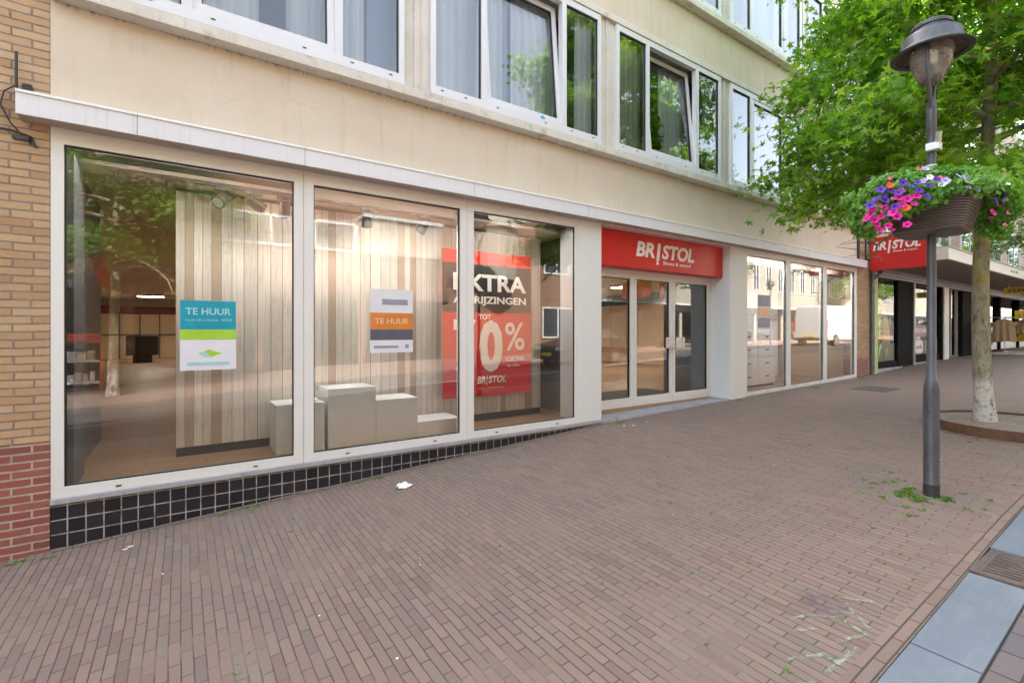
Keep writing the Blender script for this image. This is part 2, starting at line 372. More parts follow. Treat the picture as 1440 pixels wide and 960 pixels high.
M['curtain'] = fabric('white curtain', (.86, .89, .92)); M['curtain_g'] = fabric('green grey curtain', (.52, .56, .42)); M['curtain_b'] = fabric('blue grey curtain', (.28, .38, .52))
M['room'] = simple('dim room wall', (.30, .32, .34), .9, .05)
def whitewash():
    n = N('whitewashed planks'); x, y, z = n.xyz()
    wv = n.math('ADD', x, n.math('MULTIPLY', n.math('SINE', n.math('MULTIPLY', x, 5.1)), .055))   # uneven plank widths
    k = n.math('FLOOR', n.math('DIVIDE', wv, .094)); fr = n.math('FRACT', n.math('DIVIDE', wv, .094))
    wn = n.n('ShaderNodeTexWhiteNoise', noise_dimensions='1D'); n.l(k, wn.inputs['W'])
    c = n.ramp(wn.outputs['Value'], [(0, (.58, .52, .46)), (.3, (.72, .66, .59)), (.62, (.64, .59, .53)), (.84, (.60, .56, .51)), (.86, (.44, .34, .26)), (1, (.40, .30, .22))])
    gr = n.noise(5, 6, .7, n.vadd(n.vmul(n.co, (9, 1, .55)), n.vec(n.math('MULTIPLY', k, 3.7), 0.0, 0.0)))
    c = n.mix(n.ramp(gr, [(.48, 0), (.7, .45)]), c, (.34, .25, .18))
    kn = n.noise(22, 5, .8, n.vadd(n.vmul(n.co, (1.3, 1, .7)), n.vec(n.math('MULTIPLY', k, 1.7), 0.0, 0.0)))
    c = n.mix(n.ramp(kn, [(.62, 0), (.72, .65)]), c, (.22, .14, .09))
    gap = n.math('LESS_THAN', n.math('ABSOLUTE', n.math('SUBTRACT', fr, .5)), .475)
    gap = n.math('SUBTRACT', 1.0, gap); c = n.mix(n.math('MULTIPLY', gap, .85), c, (.10, .065, .045))
    n.pbr(c, .7, n.bump(n.math('SUBTRACT', n.math('MULTIPLY', gr, .4), gap), .4, .004), 0, .3); return n.mat
M['planks'] = whitewash()
M['floor'] = bricks('oak floor', [(.30, .18, .10), (.38, .24, .14), (.34, .21, .12)], (.12, .07, .04), 1.2, .14, 'XY', .003, .4, .45, .15, 0, .1, noise_bump=.05, var=.5)
M['ceiling'] = simple('shop ceiling', (.66, .58, .49), .9, .05, 1)
M['beige'] = simple('beige shop wall', (.58, .43, .27), .8, .06, 1)
M['white_in'] = simple('white laminate', (.86, .87, .87), .45, .03, 2)
M['greywall'] = simple('dark grey wall', (.085, .085, .088), .8, .08, 2)
M['bluewall'] = simple('slate blue column', (.16, .19, .22), .6, .06, 2)
M['darkred'] = simple('dark red band', (.16, .012, .012), .6, .08)
M['lit'] = emit('lit lamp', (1, .84, .66), 5); M['lit_fill'] = emit('fill strip', (1, .97, .94), 19)
M['lit2'] = emit('lit ceiling panel', (1, .86, .70), 8)
M['brownwall'] = simple('dark brown wall', (.14, .095, .065), .7, .1, 2); M['cream_in'] = simple('cream wall panel', (.66, .54, .39), .6, .05, 1); M['wood_p'] = simple('pale wood bench', (.66, .47, .28), .5, .12, 4, stretch=(4, .3, 4))
M['wood_l'] = simple('light wood counter', (.55, .36, .19), .5, .15, 4, stretch=(.3, 4, 4))

# ------------------------------------------------------------------ terrain: the street climbs to the right
GP = [(-60, -1.3), (-30, -.75), (-5, -.17), (-.82, .03), (5, .36), (8.9, .45), (13.8, .53), (15, .60), (17.5, .70), (20.5, .77), (23.3, .82), (31, .9), (60, 1.2), (150, 1.6)]
def gf(x):
    xs, zs = zip(*GP); return float(np.interp(x, xs, zs))
def gz(x, y): return gf(x) + .010 * y
XS = sorted(set([round(q, 3) for q in np.arange(-60, -4, 4)] + [round(q, 3) for q in np.arange(-4, 32, .5)] + [round(q, 3) for q in np.arange(32, 151, 4)] + [p[0] for p in GP]))
def sheet(name, x0, x1, y0, y1, dz, m, label_kind='structure', ys=None, parent=None):
    xs = [x0] + [q for q in XS if x0 < q < x1] + [x1]; ys = ys or [y0, y1]; b = MB()
    vv = [(x, y, gz(x, y) + dz) for x in xs for y in ys]; ny = len(ys); ff = []
    for i in range(len(xs) - 1):
        for j in range(ny - 1):
            a = i * ny + j; ff.append((a, a + ny, a + ny + 1, a + 1))
    b.add(vv, ff); o = b.build(name, m, parent)
    if label_kind: o['kind'] = label_kind
    return o
def strip(b, x0, x1, y0, y1, dz, th, m=0):
    """solid slab following the ground"""
    xs = [x0] + [q for q in XS if x0 < q < x1] + [x1]
    for a, c in zip(xs[:-1], xs[1:]):
        b.hexa([(a, y0, gz(a, y0) + dz - th), (c, y0, gz(c, y0) + dz - th), (c, y1, gz(c, y1) + dz - th), (a, y1, gz(a, y1) + dz - th),
                (a, y0, gz(a, y0) + dz), (c, y0, gz(c, y0) + dz), (c, y1, gz(c, y1) + dz), (a, y1, gz(a, y1) + dz)], m)
g = sheet('ground', -300, 400, -300, 300, -.35, M['ground'], ys=[-300, -60, -16, 0, 60, 300])
KY0, KY1 = -4.43, -4.17
sheet('pavement', -60, 150, -4.068, .02, 0, M['pave'])
sheet('pavement_edge', -60, 150, KY1, -4.068, .001, M['pave_x'])
sheet('pavement_wall_edge', -.82, 5.0, -.058, .02, .004, M['pave_x'])
sheet('gutter', -60, 150, -4.84, KY0, -.012, M['pave_dark'])
sheet('road', -60, 150, -9.3, -4.84, -.03, M['asphalt'])
sheet('pavement_far', -60, 150, -15.6, -9.55, .06, M['pave_road'])
bk = MB(); strip(bk, -60, 150, -9.55, -9.3, .075, .25); bk.build('kerb_far', M['pave_dark'])['kind'] = 'structure'
sheet('road_marking', -60, 150, -7.0, -6.9, -.026, M['paint_line'])
bp = MB(); ks = [-.6 + .995 * k for k in range(-8, 60)]
slabs = []; x = 3.885
edges = [(2.90 + .0, 3.885)]
x = 2.893
while x > -8: edges.append((x - .99, x - .004)); x -= .99
x = 4.365
while x < 60: edges.append((x, x + .986)); x += .99
for i, (a, c) in enumerate(sorted(edges)):
    if a > 24: continue
    b = MB(); e_ = .004 + random.uniform(-.001, .001); b.hexa([(x_, y_, gz(x_, y_) + e_ - d_) for d_ in (.1, 0) for x_, y_ in ((a, KY0 + .003), (c, KY0 + .003), (c, KY1 - .003), (a, KY1 - .003))]); o = b.build('kerb_slab', M['bluestone'], None, bevel=.004); o['kind'] = 'structure'
# drain grate between slabs
gr = root('drain_grate', 'rusty iron street drain with slanted slots between two blue stone kerb slabs', 'drain', (4.12, -4.30, gz(4.12, -4.3)))
b = MB(); z = gz(4.12, -4.3) + .004
fx0, fx1, fy0, fy1 = 3.893, 4.357, -4.428, -4.172
b.box(fx0, fx1, fy0, fy0 + .03, z - .08, z); b.box(fx0, fx1, fy1 - .03, fy1, z - .08, z); b.box(fx0, fx0 + .03, fy0 + .03, fy1 - .03, z - .08, z); b.box(fx1 - .03, fx1, fy0 + .03, fy1 - .03, z - .08, z)
b.build('frame', M['iron'], gr, bevel=.003)
b = MB(); k = fx0 + .034
b.box(fx0 + .03, fx1 - .03, fy0 + .03, fy0 + .045, z - .03, z - .002); b.box(fx0 + .03, fx1 - .03, fy1 - .045, fy1 - .03, z - .03, z - .002)
while k < fx1 - .04:
    b.box(k, k + .027, fy0 + .045, fy1 - .045, z - .03, z - .003); k += .046
b.build('grille', M['iron'], gr)
b = MB(); b.box(fx0 + .005, fx1 - .005, fy0 + .005, fy1 - .005, z - .3, z - .12); b.build('sump', M['black'], gr)
# mossy hatch in the pavement
b = MB(); strip(b, 11.5, 12.35, -1.33, -.72, .006, .05); o = b.build('hatch_cover', M['hatch'], None, bevel=.004)
tag(o, 'flat mossy rectangular utility cover set in the brick pavement', 'manhole cover')

# ------------------------------------------------------------------ neighbour building at the left
nb = root('brick_building', 'yellow brick house wall with red brick base at the left edge', 'building', (-4, 0, gf(-4)))
b = MB(); b.box(-14, -.823, 0, 2.2, .865, 9.9); b.build('wall', M['brick_y'], nb)
b = MB(); b.box(-14, -.823, -.003, 2.2, -1.2, .863); b.build('wall_base', M['brick_r'], nb)

# ------------------------------------------------------------------ main building
mb = root('shop_building', 'cream stucco building with empty shop front, black tiled plinth and rows of white windows', 'building', (5, 0, .36))
FR = -.82; FE = 13.81; SOF = 3.254
def B(x0, x1, y0, y1, z0, z1, name, m, bevel=0, parent=mb):
    q = MB(); q.box(x0, x1, y0, y1, z0, z1); return q.build(name, m, parent, bevel=bevel)
B(FR, FE, 0, .35, SOF, 4.212, 'stucco_band', M['stucco'])
B(FR, FE, .0, .35, 6.26, 7.092, 'stucco_band', M['stucco'])
B(FR, FE, .0, .35, 9.16, 9.6, 'stucco_band', M['stucco'])
for z in (4.214, 7.094): B(FR + .001, FE - .002, -.14, .35, z, z + .095, 'sill_course', M['course'], .006)
for z in (6.165, 9.07): B(FR + .001, FE - .002, -.115, .35, z, z + .093, 'lintel', M['course'], .004)
B(FR - .1, 14.6, .1, 23, 9.601, 9.7, 'roof', M['asphalt'])
B(-3.2, 14.5, 22.8, 23, -.5, 9.6, 'rear_wall', M['stucco'])
B(FR, FR + .06, .36, 2.2, -.5, 9.59, 'side_wall', M['brownwall']); B(FR, FR + .06, 2.21, 22.79, 3.42, 9.59, 'side_wall', M['beige']); B(-3.2, -3.1, 2.21, 22.79, -.5, 3.41, 'side_wall', M['beige']); B(-3.1, FR, 2.21, 2.3, -.5, 3.41, 'side_wall', M['beige'])
B(14.44, 14.5, .36, 22.79, -.5, 9.59, 'side_wall', M['beige'])
B(FE + .002, 14.5, 0, .3, 1.0, 9.6, 'brick_pier', M['brick_y']); B(FE + .002, 14.5, -.002, .3, .2, .998, 'pier_base', M['brick_r'])
B(FE + .0, FE + .1, -.03, .0, 3.45, 9.6, 'shadow_strip', M['dark_metal'])  # dark strip standing in for the shadow line where the stucco ends
# piers between the upper windows
WX = [-.65 + 2.93 * k for k in range(5)]; WW = 2.62
for z in (4.31, 7.19):
    for k in range(6):
        x1 = WX[k] if k < 5 else FE - .004; x0 = (WX[k - 1] + WW) if k else FR + .003
        B(x0 + .002, x1 - .002, -.055, .3, z, z + 1.854, 'window_pier', M['pier'])
        if 0 < k < 5: B(x0 + .12, x1 - .12, -.072, -.054, z + .001, z + 1.853, 'pier_batten', M['pier'], .004)
# ledge (canopy) over the shop front
led = MB(); led.box(-.975, 13.97, -.165, -.001, SOF, SOF + .165)
lo = led.build('ledge', M['soffit'], mb)
jx = [-.975, -.285, .96, 2.79, 4.59, 6.69, 8.8, 10.91, 13.97]
for a, c in zip(jx[:-1], jx[1:]):
    q = MB(); q.box(a, c - .006, -.172, -.1655, SOF - .004, SOF + .162); fo = q.build('fascia_panel', M['fascia'], mb, bevel=.002)
    q = MB(); q.hexa([(a, -.182, SOF + .150), (c - .004, -.182, SOF + .150), (c - .004, -.0005, SOF + .1655), (a, -.0005, SOF + .1655),
                     (a, -.182, SOF + .170), (c - .004, -.182, SOF + .170), (c - .004, -.0005, SOF + .196), (a, -.0005, SOF + .196)])
    q.build('flashing', M['flash'], mb, bevel=.002)
# plinth, sill
q = MB(); q.box(FR, 5.0, .002, .3, -.6, .375); q.build('plinth', M['tile'], mb)
q = MB(); q.box(FR, 5.004, -.022, .3, .376, .419); q.build('stone_sill', M['stone'], mb, bevel=.004)

def shop_window(x0, x1, z0, z1, ml=.09, mr=.09, mbt=.08, mt=.12, y=0.0, nslots=2, z0r=None):
    """fixed shop window: frame mesh with its pane; z0r lets the sill climb"""
    z0r = z0 if z0r is None else z0r
    zl = lambda t: z0 + (z0r - z0) * (t - x0) / (x1 - x0)
    f = MB()
    f.box(x0, x0 + ml, y, y + .09, zl(x0), z1); f.box(x1 - mr, x1, y, y + .09, zl(x1), z1)
    f.box(x0 + ml, x1 - mr, y + .0005, y + .0895, z1 - mt, z1 - .001)
    a, c = x0 + ml, x1 - mr
    f.hexa([(a, y + .0005, zl(a)), (c, y + .0005, zl(c)), (c, y + .0895, zl(c)), (a, y + .0895, zl(a)),
            (a, y + .0005, zl(a) + mbt), (c, y + .0005, zl(c) + mbt), (c, y + .0895, zl(c) + mbt), (a, y + .0895, zl(a) + mbt)])
    for t in ([.2, .8] if nslots == 2 else [.12, .5, .88])[:nslots]:
        sx = a + (c - a) * t; f.box(sx - .018, sx + .018, y - .004, y + .0, zl(sx) + .026, zl(sx) + .038, 1)
    w_ = f.build('shop_window', [M['white'], M['slot']], mb)
    s = MB(); g1 = .011
    s.box(a, a + g1, y + .02, y + .034, zl(a) + mbt, z1 - mt); s.box(c - g1, c, y + .02, y + .034, zl(c) + mbt, z1 - mt)
    s.box(a, c, y + .02, y + .034, z1 - mt - g1, z1 - mt)
    s.hexa([(a, y + .02, zl(a) + mbt), (c, y + .02, zl(c) + mbt), (c, y + .034, zl(c) + mbt), (a, y + .034, zl(a) + mbt),
            (a, y + .02, zl(a) + mbt + g1), (c, y + .02, zl(c) + mbt + g1), (c, y + .034, zl(c) + mbt + g1), (a, y + .034, zl(a) + mbt + g1)])
    o = s.build('seal', M['seal'], w_, local=False)
    p = MB(); p.add([(a, y + .036, zl(a) + mbt), (c, y + .036, zl(c) + mbt), (c, y + .036, z1 - mt), (a, y + .036, z1 - mt)], [(0, 1, 2, 3)])
    p.build('pane', M['glass'], w_)
    return w_
shop_window(FR + .001, .978, .42, SOF - .001, .075, .085)
shop_window(.982, 2.788, .42, SOF - .001, .09, .09)
shop_window(2.792, 4.56, .42, SOF - .001, .09, .065)
shop_window(8.785, 10.418, .462, SOF - .001, .06, .085, .07, .11, nslots=3, z0r=.488)
shop_window(10.422, 12.088, .489, SOF - .001, .085, .085, .07, .11, nslots=3, z0r=.52)
shop_window(12.092, 13.808, .521, SOF - .001, .085, .13, .07, .11, nslots=3, z0r=.56)
q = MB(); q.hexa([(8.785, .002, .2), (13.808, .002, .2), (13.808, .3, .2), (8.785, .3, .2), (8.785, .002, .461), (13.808, .002, .559), (13.808, .3, .559), (8.785, .3, .461)])
q.build('low_plinth', M['stone'], mb)
# white pillars either side of the entrance
B(4.562, 5.0, -.003, .40, .42, SOF - .001, 'pillar', M['panel'], .004)
B(4.90, 4.906, -.0045, -.003, .42, SOF - .002, 'panel_joint', M['seal']) if False else None
B(8.28, 8.783, -.003, .40, .38, SOF - .001, 'pillar', M['panel'], .004)
B(5.001, 8.279, -.001, .50, 3.24, 3.2535, 'recess_soffit', M['panel'])
# entrance: doors recessed 0.386
DY = .386
q = MB(); q.hexa([(4.99, -.01, .1), (8.29, -.01, .1), (8.29, .7, .1), (4.99, .7, .1), (4.99, -.01, .405), (8.29, -.01, .452), (8.29, .7, .455), (4.99, .7, .42)])
q.build('threshold', M['stone'], mb, bevel=.004)
q = MB(); q.box(5.0, 8.28, DY, DY + .08, 2.62, 2.76); q.box(5.0, 5.05, DY, DY + .08, .452, 2.62); q.box(8.23, 8.28, DY, DY + .08, .452, 2.62)
q.box(5.0, 8.28, DY, DY + .08, 2.76, 3.24)
q.build('door_frame', M['white'], mb)
def door(name, x0, x1, handle=None, rail=.15, side=.075, stile=None):
    f = MB(); y = DY - .006
    f.box(x0, x0 + side, y, y + .07, .462, 2.618); f.box(x1 - side, x1, y, y + .07, .462, 2.618)
    f.box(x0 + side, x1 - side, y + .0004, y + .0696, .462, .462 + rail); f.box(x0 + side, x1 - side, y + .0004, y + .0696, 2.55, 2.6175)
    d = f.build(name, M['white'], mb, bevel=.003)
    a, c = x0 + side, x1 - side; za, zb = .462 + rail, 2.55
    s = MB(); s.box(a, a + .012, y + .02, y + .04, za, zb); s.box(c - .012, c, y + .02, y + .04, za, zb); s.box(a, c, y + .02, y + .04, zb - .012, zb); s.box(a, c, y + .02, y + .04, za, za + .012)
    s.build('seal', M['seal'], d)
    p = MB(); p.add([(a, y + .035, za), (c, y + .035, za), (c, y + .035, zb), (a, y + .035, zb)], [(0, 1, 2, 3)]); p.build('pane', M['glass'], d)
    return d
door('side_panel', 5.052, 6.11)
dl = door('glass_door', 6.116, 7.115); dr = door('glass_door', 7.121, 8.228)
for d, x0 in ((dl, 6.86), (dr, 7.135)):
    q = MB(); q.box(x0, x0 + .24, DY - .075, DY - .062, 1.40, 1.585); q.box(x0 + .09, x0 + .15, DY - .062, DY - .006, 1.46, 1.52); q.build('handle', M['steel'], d, bevel=.003)
q = MB(); q.tube([(7.10, DY - .012, 1.34), (7.10, DY - .004, 1.34)], .022, 12); q.build('lock', M['steel'], dl)

# upper windows
def upper_window(x0, z0, tilt=0.0, h=1.83):
    W = WW; y0, y1 = -.10, -.02
    f = MB(); zb = z0; zt = z0 + h
    f.box(x0, x0 + .06, y0, y1, zb, zt); f.box(x0 + W - .06, x0 + W, y0, y1, zb, zt)
    f.box(x0 + .06, x0 + W - .06, y0 + .0004, y1, zb, zb + .105); f.box(x0 + .06, x0 + W - .06, y0 + .0004, y1, zt - .085, zt - .0005)
    for mx in (.65, 1.90): f.box(x0 + mx, x0 + mx + .075, y0 + .0004, y1, zb + .105, zt - .085)
    f.box(x0 - .0, x0 + W - .0, y0 - .028, y0 + .0, zb - .012, zb + .03)        # drip sill
    for t in (.12, .42, .86, 1.6, 2.05, 2.45): f.box(x0 + t, x0 + t + .035, y0 - .003, y0, zb + .06, zb + .072, 1)
    o = f.build('window', [M['white_up'], M['slot']], mb)
    for a, c in ((.06, .65), (1.975, W - .06)):
        p = MB(); p.add([(x0 + a, y0 + .035, zb + .105), (x0 + c, y0 + .035, zb + .105), (x0 + c, y0 + .035, zt - .085), (x0 + a, y0 + .035, zt - .085)], [(0, 1, 2, 3)])
        p.build('pane', M['glass_up'], o)
        s = MB(); s.box(x0 + c - .012, x0 + c, y0 + .02, y0 + .034, zb + .105, zt - .085); s.box(x0 + a, x0 + c, y0 + .02, y0 + .034, zt - .097, zt - .085); s.build('seal', M['seal'], o)
    sw = 1.175; sh = h - .19 - .006
    s = MB(); s.box(0, .068, -.02, .04, 0, sh); s.box(sw - .068, sw, -.02, .04, 0, sh); s.box(.068, sw - .068, -.0196, .0396, 0, .07); s.box(.068, sw - .068, -.0196, .0396, sh - .07, sh)
    s.box(.068, .078, -.004, .012, .07, sh - .07, 1); s.box(sw - .08, sw - .068, -.004, .012, .07, sh - .07, 1); s.box(.068, sw - .068, -.004, .012, sh - .082, sh - .07, 1)
    so = s.build('sash', [M['white_up'], M['seal']], o, local=True)
    p = MB(); p.add([(.068, .014, .07), (sw - .068, .014, .07), (sw - .068, .014, sh - .07), (.068, .014, sh - .07)], [(0, 1, 2, 3)])
    po = p.build('pane', M['glass_up'], o, local=True)
    loc = Vector((x0 + .725, y0 + .032, zb + .108)) - ORG[mb.name]
    for k in (so, po): k.location = loc; k.rotation_euler = (-tilt, 0, 0)
    return o
for k in range(5):
    upper_window(WX[k], 4.328, [R(2.2), R(5), R(5.5), 0, 0][k])
for k in range(2, 5): upper_window(WX[k], 7.208, 0)
# rooms behind the upper windows
B(FR + .07, 14.43, 2.2, 2.26, 4.31, 9.59, 'room_wall', M['room']); B(FR + .07, 14.43, .36, 9.7, 6.3, 7.0, 'floor_slab', M['room']); B(FR + .07, 14.43, .36, 9.7, 3.42, 4.2, 'floor_slab', M['room'])
for k in range(4):
    B(WX[k] + WW + .1, WX[k] + WW + .2, .302, 2.19, 4.31, 6.29, 'room_partition', M['room'])
# curtains
def curtain(x0, x1, z0, z1, m, label, y=.07, amp=.03, wl=.12, group='curtains behind the upper windows'):
    n = max(8, int((x1 - x0) / .012)); b = MB(); vv = []; ph = random.random() * 6
    for i in range(n + 1):
        x = x0 + (x1 - x0) * i / n
        yy = y + amp * math.sin(2 * math.pi * x / wl + ph + .8 * math.sin(x * 9)) + .4 * amp * math.sin(x * 31)
        vv += [(x, yy + .01, z0), (x, yy * .6 + y * .4, z1)]
    b.add(vv, [(2 * i, 2 * i + 2, 2 * i + 3, 2 * i + 1) for i in range(n)])
    o = b.build('curtain', m, None, smooth=True); tag(o, label, 'curtain', group); return o
curtain(-.6, .62, 4.36, 6.1, M['curtain'], 'white curtain behind the first upper window, at its left', .20)
curtain(.86, 1.62, 4.36, 6.1, M['curtain'], 'white curtain beside the blue strip in the first upper window', .20)
curtain(1.65, 1.98, 4.36, 6.1, M['curtain_b'], 'blue grey curtain at the right side of the first upper window', .16, .008)
curtain(2.30, 3.42, 4.36, 6.1, M['curtain'], 'long white curtain behind the left part of the second upper window', .20)
curtain(3.44, 3.52, 4.36, 6.1, M['curtain_b'], 'narrow blue strip between white curtains of the second upper window', .24, .005)
curtain(3.54, 4.30, 4.36, 6.1, M['curtain'], 'white curtain behind the tilted sash of the second upper window', .20)
curtain(4.55, 4.90, 4.36, 6.1, M['curtain'], 'pale narrow curtain at the right edge of the second upper window')
curtain(5.22, 5.95, 4.36, 6.1, M['curtain_g'], 'green grey curtain at the left side of the third upper window')
curtain(6.5, 7.2, 4.36, 6.1, M['curtain'], 'white curtain behind the potted plant of the third upper window', .20)
curtain(7.55, 7.8, 4.36, 6.1, M['curtain_g'], 'dull green curtain at the right edge of the third upper window')
curtain(8.7, 10.6, 4.36, 6.1, M['curtain'], 'pale drawn curtain behind the fourth upper window', .14, .006)
curtain(11.2, 13.5, 4.36, 6.1, M['curtain'], 'pale drawn curtain behind the fifth upper window', .14, .006)
curtain(5.3, 7.7, 7.24, 9.0, M['curtain'], 'pale drawn curtain behind the top floor window above the entrance', .14, .006)
curtain(8.2, 10.7, 7.24, 9.0, M['curtain'], 'pale drawn curtain behind the top floor window near the tree', .14, .006)
# potted plant and a blue ball on the upper sill
def blade_leaves(b, cx, cy, cz, n, rx, rz, L, wd):
    for _ in range(n):
        a = random.uniform(0, 6.283); e = random.uniform(.1, 1.2); st = Vector((cx + random.gauss(0, rx), cy + random.gauss(0, rx * .5), cz + random.uniform(0, rz)))
        d = Vector((math.cos(a) * math.cos(e), math.sin(a) * math.cos(e) * .6, math.sin(e))); s_ = d.cross(Vector((0, 0, 1))).normalized() * wd
        l = L * random.uniform(.6, 1.2); m1 = st + d * l * .5; t = st + d * l + Vector((0, 0, -l * .15))
        b.add([st, m1 - s_, t, m1 + s_], [(0, 1, 2, 3)])
M['leaf_p'] = leaf_mat('house plant leaf', (.03, .10, .015), (.07, .22, .03), (.14, .34, .05), .3)
M['terra'] = simple('terracotta', (.36, .13, .07), .8, .15)
pp = root('potted_plant', 'leafy green plant in a terracotta pot on the sill of the third upper window', 'plant', (6.25, .12, 4.32))
b = MB(); b.lathe([(.0, 4.33), (.10, 4.33), (.15, 4.52), (.165, 4.52), (.165, 4.56), (.14, 4.56), (.13, 4.53), (0, 4.53)], 6.25, .12, 20); b.build('pot', M['terra'], pp, smooth=True)
b = MB(); blade_leaves(b, 6.22, .10, 4.56, 460, .09, .50, .14, .026); b.build('foliage', M['leaf_p'], pp)
b = MB(); b.lathe([(0.001, 4.345), (.07, 4.36), (.11, 4.41), (.115, 4.46), (.09, 4.52), (.05, 4.55), (0.001, 4.56)], 3.86, .02, 16)
M['blue'] = simple('bright blue plastic', (.02, .30, .52), .4, .05)
tag(b.build('sill_ornament', M['blue'], None, smooth=True), 'small bright blue rounded ornament on the second upper window sill', 'ornament')

# ------------------------------------------------------------------ shop interior
B(-3.1, 14.43, 2.3, 22.79, .30, .456, 'shop_floor', M['floor']); B(FR + .06, 14.43, .30, 2.3, .30, .456, 'shop_floor', M['floor']); B(FR + .06, 4.99, .091, .30, .4195, .4555, 'window_floor', M['floor']); B(8.79, 13.79, .091, .30, .30, .4555, 'window_floor', M['floor'])
B(5.01, 8.27, .47, 2.0, .456, .462, 'door_mat', M['greywall'])
B(-3.1, 14.43, 2.3, 22.79, 3.12, 3.25, 'shop_ceiling', M['ceiling']); B(FR + .06, 14.43, .401, 2.3, 3.12, 3.25, 'shop_ceiling', M['ceiling']); B(FR + .06, 4.55, .095, .40, 3.205, 3.25, 'shop_ceiling', M['ceiling']); B(8.79, 13.79, .095, .40, 3.205, 3.25, 'shop_ceiling', M['ceiling'])
B(FR + .06, FR + .12, .092, .6, .456, 3.1, 'dark_return', M['greywall'])
B(-.045, 4.49, .78, .86, .545, 3.08, 'plank_wall', M['planks']); B(-.04, 4.488, .785, .86, .456, .544, 'skirting', M['seal']); B(-.04, 4.488, .775, .86, 3.081, 3.105, 'top_trim', M['seal'])
B(4.80, 4.98, .402, 5.0, .456, 3.12, 'inner_wall', M['greywall'])
B(7.80, 8.28, .80, 1.1, .463, 3.11, 'inner_column', M['bluewall'])
B(8.30, 8.42, .402, 1.3, .456, 3.12, 'inner_wall', M['bluewall'])
B(-3.09, 14.42, 22.5, 22.78, .456, 2.45, 'back_shelving', M['beige']); B(-3.09, 14.42, 22.45, 22.78, 2.46, 2.8, 'back_band', M['darkred'])
q = MB()
for k in range(24):
    x = -3.0 + k * .72; q.box(x, x + .04, 22.4, 22.5, .46, 2.45)
q.box(-3.0, 14.3, 22.42, 22.5, 1.5, 1.55); q.build('shelf_rail', M['seal'], mb)
M['redin'] = simple('orange red wall graphic', (.72, .06, .02), .5, .05)
B(14.25, 14.43, 2.3, 21, .457, .80, 'wood_bench', M['wood_p']); B(14.30, 14.43, 2.3, 21, .801, 1.04, 'wood_panel', M['wood_l'])
for k in range(14): B(14.32, 14.43, 2.3 + k * 1.3, 3.57 + k * 1.3, 1.041, 2.70, 'wall_panel', M['cream_in'])
B(14.3, 14.43, 2.3, 21, 2.701, 3.11, 'dark_band', M['greywall'])
B(10.2, 10.25, 3.4, 4.4, 2.60, 3.05, 'hanging_panel', M['redin']); B(10.2, 10.25, 2.5, 3.1, 2.55, 3.05, 'hanging_panel', M['redin']); B(9.0, 9.1, 2.9, 3.0, .46, 3.1, 'red_post', M['redin'])
B(9.6, 13.78, 1.9, 2.0, .456, 3.1, 'cream_wall', M['white_in'])
# plan chest behind the right window
pc = root('drawer_cabinet', 'low cream drawer cabinet with metal pulls behind the right shop windows', 'cabinet', (10.2, .9, .456))
q = MB(); q.box(9.1, 11.35, .75, 1.2, .50, 1.72); q.box(9.12, 11.33, .77, 1.18, .457, .50, 1); q.build('carcass', [M['white_in'], M['greywall']], pc)
for r_ in range(4):
    for c_ in range(3):
        x0 = 9.12 + c_ * .742; z0 = .53 + r_ * .297
        q = MB(); q.box(x0, x0 + .725, .733, .749, z0, z0 + .28); d = q.build('drawer', M['white_in'], pc, bevel=.003)
        q = MB(); q.box(x0 + .30, x0 + .42, .715, .732, z0 + .14, z0 + .165); q.build('handle', M['galv'], d)
# ceiling lights of the shop (lit): first one real, rest added for brightness
for i, (x, y) in enumerate([(-1.0, 19), (2.4, 5.5), (2.2, 13), (7.0, 4.5), (7.2, 11), (11.6, 5.5), (11.6, 12), (7.2, 18)]):
    lp = root('ceiling_light', ['lit ceiling lamp deep in the shop above the black counter', 'lit ceiling lamp added behind the plank wall', 'lit ceiling lamp added halfway down the shop behind the plank wall', 'lit ceiling lamp added just inside the entrance doors', 'lit ceiling lamp added halfway down the shop from the entrance', 'lit ceiling lamp added behind the drawer cabinet wall', 'lit ceiling lamp added by the cream wall panels', 'lit ceiling lamp added farthest back from the entrance'][i], 'ceiling lamp', (x, y, 3.0), 'ceiling lamps of the shop')
    q = MB(); q.box(x - .45, x + .45, y - .3, y + .3, 3.06, 3.118); q.build('housing', M['black'], lp)
    q = MB(); q.box(x - .42, x + .42, y - .27, y + .27, 3.052, 3.0595); q.build('diffuser', M['lit2'], lp)
B(FR + .13, 4.5, .17, .40, 3.155, 3.2045, 'bulkhead', M['black'])
